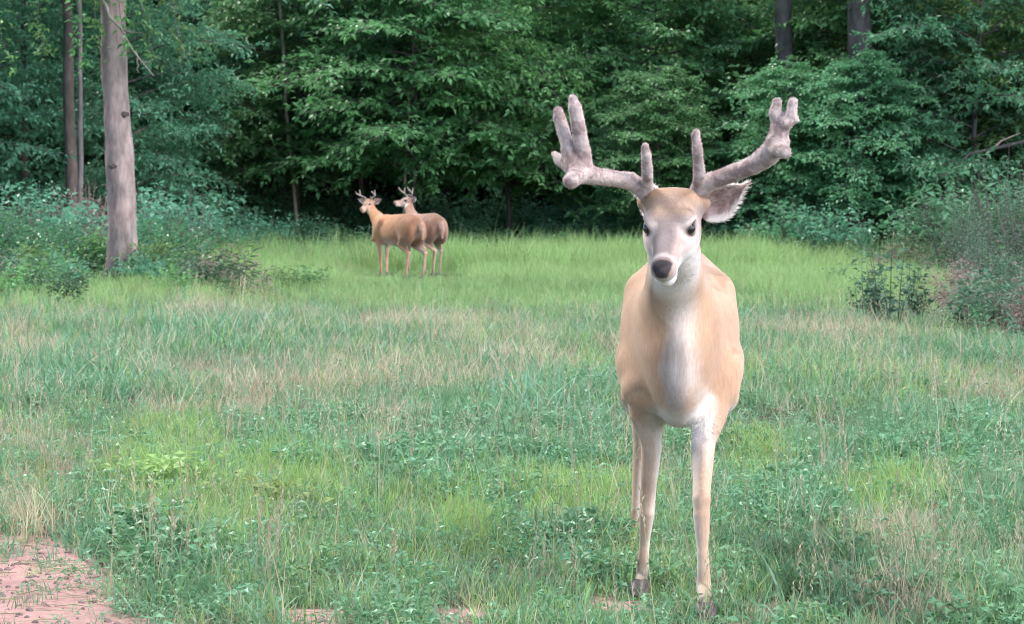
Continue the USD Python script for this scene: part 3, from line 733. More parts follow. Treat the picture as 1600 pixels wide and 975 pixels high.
def leafy_tree(rng, height, base_z, radius, n_limbs, leaf=(0.12, 0.06), trunk_r=0.09, rise=0.25, droop=0.3, flat=0.35, twigs=13, per=13, lean=0.0, shape=0.6):
    """Trunk, limbs carrying flat sprays of twigs, and the leaves: three meshes."""
    hz = np.linspace(-0.15, height, 14)
    wob = np.cumsum(rng.normal(0, 0.035, (14, 2)), 0) + np.linspace(0, lean, 14)[:, None] * [1, 0.3]
    wob -= wob[0]
    path = np.column_stack([wob, hz])
    trunk = tube(path, trunk_r * (1 - 0.85 * np.linspace(0, 1, 14)) * np.where(hz < 0.1, 1.25, 1.0), 9, 0.12, 3)
    wood, LP, LD, LN = [], [], [], []
    for k in range(n_limbs):
        q = (k + rng.random()) / n_limbs
        h = base_z + (height - base_z) * (q ** 1.1)
        az = k * 2.39996 + rng.normal(0, 0.4)
        prof = (1 - q ** 2.2) ** shape * (0.75 + 0.25 * min(1, q * 6))
        L = radius * prof * rng.uniform(0.75, 1.15) + 0.25
        o = np.array([np.interp(h, hz, path[:, 0]), np.interp(h, hz, path[:, 1]), h])
        d = np.array([math.cos(az), math.sin(az), 0])
        t = np.linspace(0, 1, 8)
        bend = rng.normal(0, 0.12)
        side = np.array([-d[1], d[0], 0])
        pts = o + np.outer(t * L, d) + np.outer(t * t * L * bend, side)
        pts[:, 2] += (rise + rng.normal(0, 0.06)) * L * t - droop * L * t * t
        wood.append(tube(pts, np.interp(t, [0, 1], [0.005 + 0.006 * L, 0.003]), 5))
        for i in range(twigs):
            for sgn in (-1, 1):
                tt = 0.10 + 0.90 * (i + rng.random()) / twigs
                b = np.array([np.interp(tt, t, pts[:, c]) for c in range(3)])
                l = (0.50 * L * (1.12 - tt) + 0.16) * rng.uniform(0.6, 1.1)
                ang = sgn * rng.uniform(0.7, 1.25)
                td = d * math.cos(ang) + side * math.sin(ang)
                td = td + np.array([0, 0, rng.normal(0.0, flat * 0.5)])
                m = max(4, int(per * l / (0.3 * radius + 0.2)))
                s = np.sort(rng.random(m)) * l
                pp = b + s[:, None] * td
                pp[:, 2] -= 0.35 * s * s / max(l, 0.1) * droop
                if i % 2 == 0:
                    wood.append(tube(np.array([b, b + td * l * 0.5, pp[-1]]), [0.006, 0.004, 0.002], 3))
                alt = np.where(np.arange(m) % 2 == 0, 1.0, -1.0) * rng.uniform(0.5, 1.2, m)
                tn = td / np.linalg.norm(td)
                sv = np.cross([0, 0, 1], tn)
                ld = tn * np.cos(alt)[:, None] + sv * np.sin(alt)[:, None] + rng.normal(0, flat, (m, 3)) * [0.5, 0.5, 1] + [0, 0, -0.12]
                LP.append(pp + rng.normal(0, 0.02, (m, 3))); LD.append(ld)
                LN.append(np.array([0, 0, 1.0]) + rng.normal(0, flat * 0.9, (m, 3)))
    LP, LD, LN = map(np.vstack, (LP, LD, LN))
    sz = rng.uniform(0.6, 1.2, len(LP))
    return trunk, join(wood), leaves(LP, LD, LN, leaf[0] * sz, leaf[1] * sz, rng.uniform(0.1, 0.35), 0.2)


def tree_thing(name, label, category, meshes, bark, leaf_material, loc, rz=0, s=1.0, group=None):
    t = thing(name, label, category, loc, rz, s, group)
    part(t, 'trunk', meshes[0], bark, smooth=True)
    part(t, 'branches', meshes[1], bark, smooth=True, kind='stuff')
    part(t, 'crown', meshes[2], leaf_material, kind='stuff')
    return t


def bush(rng, height, radius, n, leaf=(0.08, 0.045), up=0.8):
    wood, LP, LD, LN = [], [], [], []
    for k in range(n):
        az, rr = rng.uniform(0, 6.283), radius * math.sqrt(rng.random())
        tip = np.array([rr * math.cos(az), rr * math.sin(az), height * rng.uniform(0.5, 1.0) * (1 - 0.35 * (rr / radius) ** 2)])
        foot = tip * [0.45, 0.45, 0] + rng.normal(0, 0.03, 3) * [1, 1, 0]
        t = np.linspace(0, 1, 6)
        pts = foot + (tip - foot) * np.column_stack([t ** 1.5, t ** 1.5, t])
        wood.append(tube(pts, np.linspace(0.006, 0.0015, 6) * (0.6 + height * 0.5), 4))
        m = int(14 + 22 * height * rng.uniform(0.6, 1.2))
        s = rng.uniform(0.25, 1.0, m)
        pp = np.column_stack([np.interp(s, t, pts[:, c]) for c in range(3)])
        a = rng.uniform(0, 6.283, m)
        ld = np.column_stack([np.cos(a), np.sin(a), rng.normal(0.15, 0.4, m)])
        LP.append(pp + ld * rng.uniform(0, 0.10, m)[:, None]); LD.append(ld); LN.append(np.array([0, 0, up]) + rng.normal(0, 0.45, (m, 3)))
    LP, LD, LN = map(np.vstack, (LP, LD, LN))
    sz = rng.uniform(0.55, 1.25, len(LP))
    return join(wood), leaves(LP, LD, LN, leaf[0] * sz, leaf[1] * sz, 0.2, 0.25)


def bush_thing(name, label, category, meshes, bark, leaf_material, loc, rz=0, s=1.0, group=None):
    t = thing(name, label, category, loc, rz, s, group)
    part(t, 'stems', meshes[0], bark, smooth=True, kind='stuff')
    part(t, 'foliage', meshes[1], leaf_material, kind='stuff')
    return t


def G(px, D):
    x = (px - 800) / F * D
    return (x, D, float(ground_z(x, D)) - 0.02)


rng = np.random.default_rng(11)
# --- the big pale trunk at the left
t = thing('pale_tree', 'large tree with straight pale trunk at the left edge of the meadow', 'tree', G(191, 32.5))
hz = np.array([-0.1, 0.0, 0.15, 0.4, 1.0, 1.8, 2.6, 3.4, 4.4, 5.6, 7.0, 8.6, 10.4, 12.0])
tr = np.column_stack([np.interp(hz, [0, 3.5, 12], [0.0, -0.10, -0.35]) + 0.02 * np.sin(hz * 1.7), 0.03 * np.sin(hz), hz])
hf = np.concatenate([np.linspace(-0.1, 4.6, 90), hz[hz > 4.6]])
trf = np.column_stack([np.interp(hf, hz, tr[:, 0]), np.interp(hf, hz, tr[:, 1]), hf])
tv, tf = tube(trf, np.interp(hf, [-0.1, 0.05, 0.25, 0.7, 1.5, 3.4, 8, 12], [0.30, 0.23, 0.19, 0.172, 0.165, 0.152, 0.10, 0.03]), 44)
out = tv - trf[np.repeat(np.arange(len(hf)), 44)]
out /= np.linalg.norm(out, axis=1, keepdims=True) + 1e-9
ridge = fbm(tv * [16, 16, 3.0], 4, 4) - 0.5
root = np.cos(np.arctan2(out[:, 1], out[:, 0]) * 5 + 1.0) * 0.05 * (1 - soft(tv[:, 2], 0.0, 0.45))
part(t, 'trunk', (tv + out * (ridge * 0.035 + (fbm(tv * 2.2, 2, 6) - 0.5) * 0.03 + root)[:, None], tf), 'bark_pale', smooth=True)
for kpx, kpy, kr in ((196, 178, 0.045), (181, 259, 0.05)):
    kz = CAM_H - (kpy - HORIZON) / F * 32.3
    kx = (kpx - 191) / F * 32.3
    g = trimesh.creation.icosphere(3, kr); g.vertices *= 1 + (fbm(g.vertices * 45, 3, 5) - 0.5)[:, None] * 1.1; g.apply_scale((1.3, 0.45, 0.75)); g.apply_translation((kx, -math.sqrt(max(0.163 ** 2 - (kx - np.interp(kz, hz, tr[:, 0])) ** 2, 0.0004)) + 0.024, kz))
    part(t, 'knot', g, 'bark_dark', smooth=True)
q = at(240, 118, 32.2) - np.array(G(191, 32.5))
p0 = np.array([np.interp(3.45, hz, tr[:, 0]) - 0.15, -0.17, 3.50])
def wiggly(a, b, n, amp, seed):
    r_ = np.random.default_rng(seed); t_ = np.linspace(0, 1, n)[:, None]
    w = np.cumsum(r_.normal(0, amp, (n, 3)), 0); w -= w[-1] * t_
    return np.asarray(a) * (1 - t_) + np.asarray(b) * t_ + w
part(t, 'branch', tube(np.vstack([[p0 + [-0.35, 0.1, 0.35]], wiggly(p0, q, 9, 0.018, 3)]), np.linspace(0.026, 0.005, 10), 7), 'twig_pale', smooth=True, label='bare pale branch crossing the trunk')
for k, (fr_, dx, dz) in enumerate(((0.45, 0.30, -0.02), (0.65, 0.06, -0.30), (0.8, 0.22, 0.02))):
    b0 = p0 * (1 - fr_) + q * fr_
    part(t, 'branch', tube(wiggly(b0, b0 + [dx, -0.05, dz], 6, 0.015, 20 + k), np.linspace(0.010, 0.003, 6), 5), 'twig_pale', smooth=True)
part(t, 'branch', tube(wiggly(p0 + [0.1, 0.1, 0.3], p0 + [-1.5, -0.3, 0.30], 9, 0.03, 9), np.linspace(0.035, 0.010, 9), 6), 'bark_dark', smooth=True)
_, wd, lv = leafy_tree(rng, 12.5, 3.75, 2.8, 32, (0.12, 0.06), rise=0.25, droop=0.42)
part(t, 'branches', wd, 'bark_grey', smooth=True, kind='stuff')
part(t, 'crown', lv, 'leaf_blue', kind='stuff')
for k, (x0, x1, z0, z1) in enumerate(((-1.5, -1.25, 4.1, 3.05), (-1.0, -0.85, 4.0, 3.2), (-0.55, -0.38, 4.1, 2.95), (0.1, 0.5, 4.0, 3.05), (-0.1, 0.12, 4.0, 3.15), (0.5, 0.85, 3.9, 3.1), (-0.3, -0.2, 3.9, 3.2))):
    r_ = np.random.default_rng(60 + k)
    tw = wiggly([x0, -0.32, z0], [x1, -0.45, z1 - 0.38], 9, 0.03, 70 + k)
    tt = r_.uniform(0.25, 1, 60)
    pp = np.column_stack([np.interp(tt, np.linspace(0, 1, 9), tw[:, c]) for c in range(3)]) + r_.normal(0, 0.05, (60, 3))
    aa = r_.uniform(0, 6.283, 60)
    lv = leaves(pp, np.column_stack([np.cos(aa), np.sin(aa), r_.normal(-0.3, 0.3, 60)]), [0, 0, 1] + r_.normal(0, 0.4, (60, 3)), r_.uniform(0.07, 0.13, 60), r_.uniform(0.035, 0.065, 60))
    tw_ = part(t, 'hanging_twig', tube(tw, np.linspace(0.008, 0.002, 9), 5), 'bark_grey', smooth=True)
    part(tw_, 'leaves', lv, 'leaf_olive', kind='stuff')

# --- understorey trees along the wood's edge: five kinds, then copies
kinds = [
    tree_thing('understorey_tree', 'bright layered tree behind the two small bucks, its lowest boughs over them', 'tree',
               leafy_tree(rng, 6.2, 1.5, 2.9, 54, (0.15, 0.075), 0.06, 0.26, 0.32, 0.42, 17, 22, shape=0.6), 'bark_grey', 'leaf_bright', G(650, 47.5), 20),
    tree_thing('understorey_tree', 'dark blue-green tree with fine foliage at the far left behind the pale trunk', 'tree',
               leafy_tree(rng, 7.0, 0.7, 2.3, 52, (0.12, 0.055), 0.05, 0.45, 0.4, 0.6, 15, 22, shape=0.6), 'bark_grey', 'leaf_blue', G(40, 44), 80),
    tree_thing('understorey_tree', 'olive-tinged tree with drooping sprays just right of the pale trunk', 'tree',
               leafy_tree(rng, 6.5, 1.2, 2.6, 50, (0.15, 0.065), 0.05, 0.35, 0.5, 0.45, 16, 22, shape=0.6), 'bark_grey', 'leaf_olive', G(330, 48), 200),
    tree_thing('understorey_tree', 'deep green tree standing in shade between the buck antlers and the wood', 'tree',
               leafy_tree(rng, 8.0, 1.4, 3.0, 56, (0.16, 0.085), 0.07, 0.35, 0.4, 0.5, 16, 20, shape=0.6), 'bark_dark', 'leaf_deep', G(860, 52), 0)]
copies = [
    (0, 1020, 48.5, 130, 0.95, 'tall bright tree behind the small one between the big antlers'),
    (0, 1330, 47.0, 250, 0.92, 'tall bright tree at the upper right beside the broad dark grey trunk'),
    (2, 1180, 50.0, 10, 1.0, 'shaded tree directly behind the right antler of the near buck'),
    (1, 1530, 44.5, 170, 1.05, 'dense tree at the right edge above the fallen branch'),
    (0, 470, 49.5, 300, 0.95, 'layered tree left of the small bucks with boughs hanging to the shade'),
    (2, 800, 48.5, 77, 1.0, 'layered tree between the small bucks and the left antler'),
    (1, 190, 46.0, 33, 1.0, 'fine-leaved tree directly behind the pale trunk'),
    (2, 1460, 49.5, 140, 1.0, 'olive tree second from the right edge of the wood'),
    (0, 1232, 44.8, 60, 0.54, 'small rounded tree in front of the broad grey trunk, below the right antler tips'), (0, 1350, 44.2, 310, 0.56, 'small bright tree hiding the lower part of the broad dark grey trunk'), (0, 1030, 45.4, 15, 0.53, 'small bright tree whose top shows between the big antlers'),
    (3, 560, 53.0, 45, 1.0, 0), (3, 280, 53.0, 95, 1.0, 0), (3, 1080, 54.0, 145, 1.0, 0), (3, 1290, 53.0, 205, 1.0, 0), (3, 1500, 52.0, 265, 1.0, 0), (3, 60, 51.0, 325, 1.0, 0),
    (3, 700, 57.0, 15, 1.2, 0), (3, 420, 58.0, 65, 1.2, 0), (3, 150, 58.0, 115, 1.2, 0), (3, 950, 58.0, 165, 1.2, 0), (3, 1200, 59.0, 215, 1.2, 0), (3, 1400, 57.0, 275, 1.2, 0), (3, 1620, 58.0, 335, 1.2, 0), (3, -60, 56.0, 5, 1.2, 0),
    (1, -120, 45.0, 60, 1.1, 1), (2, 1690, 46.0, 60, 1.1, 1), (0, -260, 48.0, 200, 1.1, 1), (0, 1850, 48.0, 100, 1.1, 1)]
for k, px, D, rz, s, lab in copies:
    if lab == 1:
        copy_of(kinds[k], 'leafy tree of the wood edge just beyond the side of the view', 'tree', G(px, D), rz, s, 'trees beside the view')
        continue
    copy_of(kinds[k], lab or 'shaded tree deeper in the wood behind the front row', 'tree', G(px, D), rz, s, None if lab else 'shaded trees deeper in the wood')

# --- slender trunks
def slender(label, px0, py0, px1, py1, D, r, m, seed, rough=0.15, name='slender_tree', branches=0):
    r_ = np.random.default_rng(seed)
    foot = np.array(G(px0, D)); b = at(px0, py0, D); e = at(px1, py1, D)
    slope = (e - b) / max(e[2] - b[2], 0.1)
    x = thing(name, label, 'tree', foot)
    zs = np.linspace(-0.1, 7.5, 22)
    pts = np.column_stack([(b[0] - foot[0]) + slope[0] * (zs - b[2] + foot[2]) + np.cumsum(r_.normal(0, 0.012, 22)), np.cumsum(r_.normal(0, 0.015, 22)), zs])
    part(x, 'trunk', tube(pts, r * (1.1 - 0.6 * np.linspace(0, 1, 22)), 8, rough, seed), m, smooth=True)
    _, wd, lv = leafy_tree(r_, 8.0, 4.6, 1.6, 14, (0.13, 0.07), rise=0.3)
    part(x, 'branches', wd, m, smooth=True, kind='stuff')
    part(x, 'crown', lv, 'leaf_deep', kind='stuff')
    return x


slender('slim dim trunk left of the thinner grey one and the large pale trunk', 112, 380, 106, 40, 43.8, 0.105, 'bark_dark', 21, 0.1)
slender('thin grey trunk between the slim dim trunk and the large pale trunk', 128, 380, 124, 30, 42.5, 0.045, 'bark_grey', 2)
slender('thin pale trunk standing in the gap left of the layered tree', 452, 190, 443, 70, 48.6, 0.035, 'twig_pale', 3)
slender('very thin pale trunk high in the leaves above the small bucks', 648, 60, 652, 0, 47.6, 0.03, 'twig_pale', 4)
slender('broad grey trunk high at the top, above the right antler', 1225, 60, 1225, 0, 46.6, 0.20, 'bark_grey', 5)
slender('broad dark grey trunk at the top, right of the right antler', 1338, 75, 1338, 0, 45.3, 0.26, 'bark_grey', 6)
slender('slim trunk at the far left edge of the wood', 42, 380, 40, 30, 46.0, 0.06, 'bark_dark', 7)

# dark stub of a trunk at the right
x = thing('tree_stump', 'dark brown broken trunk standing in the shade right of the near buck', 'stump', G(1397, 45.0))
zs = np.linspace(-0.1, 1.35, 9)
part(x, 'trunk', tube(np.column_stack([0.03 * np.sin(zs * 3), 0 * zs, zs]), [0.27, 0.22, 0.2, 0.19, 0.185, 0.18, 0.18, 0.17, 0.09], 14, 0.3, 8), 'bark_dark', smooth=True)
# fallen limb at the right
a, b = at(1515, 245, 43.2), at(1640, 212, 42.8)
x = thing('fallen_branch', 'bare grey-brown branch leaning through the leaves at the right edge', 'branch', (a[0], a[1], 0))
o = np.array([a[0], a[1], 0])
part(x, 'limb', tube(np.array([a - o + [-0.4, 0, -0.3], a - o + [0, 0, 0.05], (a + b) / 2 - o + [0, 0, 0.02], b - o, b - o + [1.2, 0, -0.9], b - o + [1.6, 0, -1.75]]), [0.012, 0.02, 0.03, 0.036, 0.04, 0.04], 8, 0.2), 'bark_grey', smooth=True)
for s_ in ((0.25, 0.0, 0.30), (0.7, -0.1, -0.32)):
    m0 = (a * (1 - s_[0]) + b * s_[0]) - o
    part(x, 'twig', tube(np.array([m0, m0 + [0.2, s_[1], s_[2] * 0.6], m0 + [0.5, s_[1], s_[2]]]), [0.022, 0.014, 0.005], 5), 'twig_pale', smooth=True)

# --- shrubs and weeds
sh = [
    bush_thing('shrub', 'leafy shrub at the foot of the pale trunk, on its right', 'shrub', bush(rng, 1.0, 0.7, 60, (0.09, 0.045)), 'bark_grey', 'leaf_blue', G(262, 34.0)),
    bush_thing('shrub', 'bright low weed clump left of the small bucks', 'shrub', bush(rng, 0.75, 0.5, 45, (0.11, 0.04)), 'bark_grey', 'leaf_olive', G(536, 38.0)),
    bush_thing('shrub', 'brownish twiggy bush at the left edge under the trees', 'shrub', bush(rng, 1.1, 0.9, 70, (0.06, 0.025)), 'twig_pale', 'leaf_dead', G(50, 37.5)),
    bush_thing('fern_clump', 'clump of long-leaved weeds at the left edge before the shrubs', 'weed', bush(rng, 0.55, 0.35, 16, (0.16, 0.04)), 'bark_dark', 'leaf_dull', G(22, 30.5))]
sh.append(bush_thing('brush', 'tall wispy grey-green brush at the right edge, topmost of the thicket', 'brush', bush(rng, 1.75, 0.75, 46, (0.06, 0.024)), 'bark_grey', 'leaf_dull', G(1570, 33.0)))
sh.append(bush_thing('sapling', 'spindly dark-leaved sapling with bare lower stems right of the near buck', 'sapling', bush(rng, 0.95, 0.22, 10, (0.07, 0.04)), 'bark_dark', 'leaf_dull', G(1388, 22.6)))
more = [
    (4, 1500, 36.0, 40, 0.85, 'wispy brush between the stump and the right edge thicket'), (4, 1610, 29.0, 140, 0.9, 'wispy brush cut by the right edge at mid height'), (4, 1535, 27.0, 220, 0.62, 'half-height wispy brush in front of the right thicket'),
    (4, 1590, 23.5, 300, 0.5, 'low wispy brush at the right edge, nearest of the thicket'), (4, 1450, 40.0, 80, 0.8, 'wispy brush just right of the dark stump'), (4, 1545, 31.0, 10, 0.6, 'low wispy brush behind the half-height one at the right'),
    (5, 1425, 23.5, 100, 0.8, 'smaller spindly sapling just right of the dark-leaved one'), (5, 1350, 24.5, 190, 0.7, 'smaller spindly sapling just left of the dark-leaved one'),
    (2, 140, 42.0, 200, 1.3, 'tall brownish bush right behind the pale trunk foot'), (0, 60, 39.0, 77, 1.5, 'tall leafy shrub behind the twiggy bush at the left edge'), (0, 250, 40.0, 10, 1.5, 'tall shrub behind the pale trunk, on its right'),
    (4, 120, 35.0, 10, 0.6, 'wispy brush just left of the pale trunk'), (4, 20, 36.0, 120, 0.75, 'wispy brush at the left edge behind the low weeds'), (4, 300, 39.0, 200, 0.7, 'wispy brush in the shade right of the pale trunk'),
    (0, 1240, 43.0, 0, 1.25, 'shrub under the bright tree just right of the near buck ear'), (0, 1300, 42.5, 90, 1.1, 'shrub left of the dark stump'), (0, 1480, 40.0, 45, 1.5, 'tall shrub below the fallen branch, right of the stump'),
    (0, 1590, 38.0, 160, 1.7, 'tall shrub at the right edge behind the wispy brush'), (0, 330, 41.0, 200, 1.0, 'shrub in the shade right of the pale trunk'), (0, 1450, 44.0, 20, 1.3, 'shrub directly right of the dark stump'),
    (0, 20, 34.5, 30, 1.15, 'low shrub at the left edge in front of the twiggy bush'), (0, 100, 33.6, 210, 0.95, 'low shrub just left of the pale trunk foot'), 
(2, 1625, 21.5, 10, 0.5, 'dry twiggy bush cut by the right edge'),
    (2, 110, 39.0, 80, 0.95, 'brownish bush at the foot of the thin grey trunk'), (2, 1500, 25.5, 300, 0.55, 'small dry bush between the sapling and the right edge'), (1, 150, 33.5, 20, 1.0, 'weed clump touching the left side of the pale trunk'),
    (1, 238, 32.4, 140, 0.85, 'weed clump right of the pale trunk foot'), (1, 60, 31.5, 260, 0.8, 'weed clump in front of the left edge shrubs'), (3, 163, 31.6, 120, 0.55, 'long-leaved weeds right against the front of the pale trunk foot'), (0, 222, 31.9, 50, 0.5, 'small shrub against the right side of the pale trunk foot'),
    (0, 400, 45.0, 10, 1.0, 0), (0, 480, 46.0, 80, 0.9, 0), (0, 740, 47.0, 150, 0.9, 0), (0, 850, 46.5, 220, 0.8, 0), (0, 940, 46.0, 290, 1.0, 0), (0, 1120, 45.0, 45, 1.1, 0), (0, 1190, 45.5, 95, 1.2, 0), (0, 600, 50.0, 5, 1.3, 0), (0, 680, 51.0, 65, 1.4, 0), (0, 780, 51.0, 125, 1.5, 0), (0, 880, 50.5, 185, 1.4, 0), (0, 970, 50.0, 245, 1.4, 0), (0, 540, 51.0, 305, 1.5, 0), (0, 380, 49.0, 25, 1.6, 0), (0, 300, 47.0, 85, 1.4, 0), (0, 440, 50.0, 85, 1.6, 0)]
for k, px, D, rz, s, lab in more:
    copy_of(sh[k], lab or 'low dark shrub under the boughs along the wood edge', stage.GetPrimAtPath(sh[k].GetPath()).GetCustomDataByKey('category'), G(px, D), rz, s, None if lab else 'low shrubs along the wood edge')

# --- far wood: one mass of leaf clumps and trunks behind everything
r2 = np.random.default_rng(5)
n = 5200
az = r2.uniform(-0.42, 0.42, n)
dist = r2.uniform(60, 74, n)
cx, cy = np.sin(az) * dist, np.cos(az) * dist
cz = r2.uniform(0.0, 11.0, n)


def clump(seed, m=60):
    r_ = np.random.default_rng(seed)
    p = r_.normal(0, 0.42, (m, 3)) * [1, 1, 0.45]
    d = r_.normal(0, 1, (m, 3)) * [1, 1, 0.4]
    s = r_.uniform(0.7, 1.3, m)
    return leaves(p, d, np.array([0, 0, 1]) + r_.normal(0, 0.5, (m, 3)), 0.24 * s, 0.13 * s)


def instancer(name, protos, pos, rz, scale, which, kind='stuff', tilt=None):
    pi = UsdGeom.PointInstancer.Define(stage, '/World/' + name)
    paths = []
    for pname, mesh, m in protos:
        paths.append(part(pi, pname, mesh, m).GetPath())
    pi.CreatePrototypesRel().SetTargets(paths)
    pi.CreateProtoIndicesAttr(Vt.IntArray.FromNumpy(np.asarray(which, np.int32)))
    pi.CreatePositionsAttr(Vt.Vec3fArray.FromNumpy(np.asarray(pos, np.float32)))
    pi.CreateScalesAttr(Vt.Vec3fArray.FromNumpy(np.asarray(scale, np.float32)))
    half = np.asarray(rz) / 2
    q = np.column_stack([np.cos(half), 0 * half, 0 * half, np.sin(half)])
    if tilt is not None:                                    # then lean by small angles about x and y
        ax, ay = tilt[:, 0] / 2, tilt[:, 1] / 2
        w, z = q[:, 0], q[:, 3]
        q = np.column_stack([w, w * ax + z * ay * -1, w * ay + z * ax, z]); q /= np.linalg.norm(q, axis=1, keepdims=True)
    pi.CreateOrientationsAttr(Vt.QuathArray([Gf.Quath(*map(float, r)) for r in q]))
    tag(pi, kind=kind)
    return pi


instancer('far_wood', [('leaf_clump', clump(i), ('leaf_deep', 'leaf_blue', 'leaf_olive')[i % 3]) for i in range(6)], np.column_stack([cx, cy, cz]), r2.uniform(0, 6.28, n), np.repeat(r2.uniform(1.0, 1.8, n), 3).reshape(-1, 3), r2.integers(0, 6, n))
part(None, 'far_trunks', join([tube(np.array([[math.sin(a_) * d_, math.cos(a_) * d_, -0.3], [math.sin(a_) * d_ + l_, math.cos(a_) * d_, 7], [math.sin(a_) * d_ + l_ * 1.5, math.cos(a_) * d_, 13]]), [r_, r_ * 0.75, r_ * 0.4], 7)
                              for a_, d_, l_, r_ in zip(r2.uniform(-0.35, 0.35, 70), r2.uniform(56, 72, 70), r2.normal(0, 0.35, 70), r2.uniform(0.08, 0.22, 70))]), 'bark_grey', smooth=True, kind='stuff')


# --- rough weeds along the edges of the meadow
ru = np.random.default_rng(8)
wp = []
for i in range(3):
    wp.append(('nettle_clump', bush(ru, 0.45, 0.22, 9, (0.075, 0.035))[1], 'leaf_olive'))
    wp.append(('long_leaf_clump', bush(ru, 0.55, 0.18, 6, (0.15, 0.022))[1], 'leaf_dull'))
    wp.append(('grey_clump', bush(ru, 0.5, 0.22, 7, (0.05, 0.022))[1], 'leaf_blue'))
    wp.append(('dry_clump', bush(ru, 0.5, 0.20, 7, (0.06, 0.016))[1], 'leaf_dead'))
    wp.append(('dark_clump', bush(ru, 0.5, 0.24, 8, (0.07, 0.035))[1], 'leaf_dull'))
n = 5200
D = np.sqrt(ru.random(n) * (47.0 ** 2 - 18.0 ** 2) + 18.0 ** 2); px = ru.uniform(-120, 1720, n)
Xx = (px - 800) / F * D
py = HORIZON + CAM_H * F / D
nzz = fbm(np.column_stack([Xx, D, 0 * D]) * 0.9, 3, 40)
wt = np.maximum.reduce([soft(360 - px + (nzz - 0.5) * 500, 0, 160) * soft(490 - py, 0, 30), soft(px - 1330 + (nzz - 0.5) * 260, 0, 120) * soft(540 - py + (px - 1400) * 0.1, 0, 50), soft(D, 42.5, 45) * 0.8,
                        soft(590 - px, 0, 60) * soft(430 - py, 0, 30) * 0.35])
ok = (ru.random(n) < wt * soft(nzz, 0.3, 0.5)) & ~((px > 560) & (px < 720) & (D < 39)) & ~((px > 120) & (px < 262) & (D < 33.0)) & ~((px > 1310) & (px < 1490) & (D < 35))
instancer('undergrowth', wp, np.column_stack([Xx, D, ground_z(Xx, D)])[ok], ru.uniform(0, 6.28, ok.sum()), np.repeat(ru.uniform(0.5, 1.25, ok.sum()), 3).reshape(-1, 3), np.where(px[ok] > 1250, ru.choice(5, ok.sum(), p=[.03, .19, .22, .38, .18]), ru.choice(5, ok.sum(), p=[.24, .14, .22, .12, .28])) + 5 * ru.integers(0, 3, ok.sum()))


# ------------------------------------------------------------------ grass
def blades(r_, n, length, width, spread, lean, segs=3, curl=1.0):
    """A tuft of arching blades with real width."""
    L = r_.uniform(length[0], length[1], n); W = r_.uniform(width[0], width[1], n)
    az = r_.uniform(0, 6.283, n); root = np.column_stack([r_.normal(0, spread, n), r_.normal(0, spread, n), np.zeros(n) - 0.01])
    a0 = np.abs(r_.normal(0, lean, n)); bend = r_.uniform(0.2, 1.3, n) * curl
    face = az + 1.5708 + r_.normal(0, 0.5, n)
    S = np.column_stack([np.cos(face), np.sin(face), r_.normal(0, 0.2, n)])
    rows, p = [], root.copy()
    for i in range(segs + 1):
        t = i / segs
        w = W * (1 - t ** 1.6) * (0.75 + 0.25 * min(1, t * 4)) * 0.5
        rows.append(p - S * w[:, None])
        if i < segs:
            rows.append(p + S * w[:, None])
        ang = a0 + bend * t
        p = p + np.column_stack([np.sin(ang) * np.cos(az), np.sin(ang) * np.sin(az), np.cos(ang)]) * (L / segs)[:, None]
    V = np.stack(rows, 1)
    k = V.shape[1]
    f = []
    for i in range(segs):
        a = 2 * i
        if i < segs - 1:
            f += [[a, a + 1, a + 3], [a, a + 3, a + 2]]
        else:
            f += [[a, a + 1, a + 2]]
    return V.reshape(-1, 3), (np.arange(n)[:, None, None] * k + np.array(f)[None]).reshape(-1, 3)


def herb(r_, n, stem, leaf, spread=0.035):
    """A low broad-leaved weed: leaves on short leaning stems."""
    az = r_.uniform(0, 6.283, n); rr = np.abs(r_.normal(0, spread, n)); z = r_.uniform(0.15, 1.0, n) * stem
    p = np.column_stack([np.cos(az) * rr, np.sin(az) * rr, z]); a2 = az + r_.normal(0, 0.7, n)
    d = np.column_stack([np.cos(a2), np.sin(a2), r_.normal(0.15, 0.35, n)])
    s = r_.uniform(0.6, 1.2, n)
    lv = leaves(p, d, np.array([0, 0, 1]) + r_.normal(0, 0.35, (n, 3)), leaf[0] * s, leaf[1] * s, 0.2, 0.2)
    st = blades(r_, 5, (stem * 0.6, stem), (0.002, 0.003), 0.02, 0.3)
    return join([lv, st])


def stalks(r_, n, length):
    v, f = blades(r_, n, length, (0.0022, 0.0035), 0.03, 0.14, 3, 0.35)
    k = 7
    tips = v.reshape(n, k, 3)[:, -1]
    m = 8
    P_ = np.repeat(tips, m, 0) - np.column_stack([np.zeros(n * m), np.zeros(n * m), np.tile(np.linspace(0, 0.07, m), n)])
    a = r_.uniform(0, 6.283, n * m)
    lv = leaves(P_, np.column_stack([np.cos(a) * 0.5, np.sin(a) * 0.5, np.full(n * m, 1.0)]), r_.normal(0, 1, (n * m, 3)), 0.016, 0.005)
    return join([(v, f), lv])


rg = np.random.default_rng(42)
protos, by = [], {}


def proto(kind, name, mesh, m):
    by.setdefault(kind, []).append(len(protos)); protos.append((name, mesh, m))


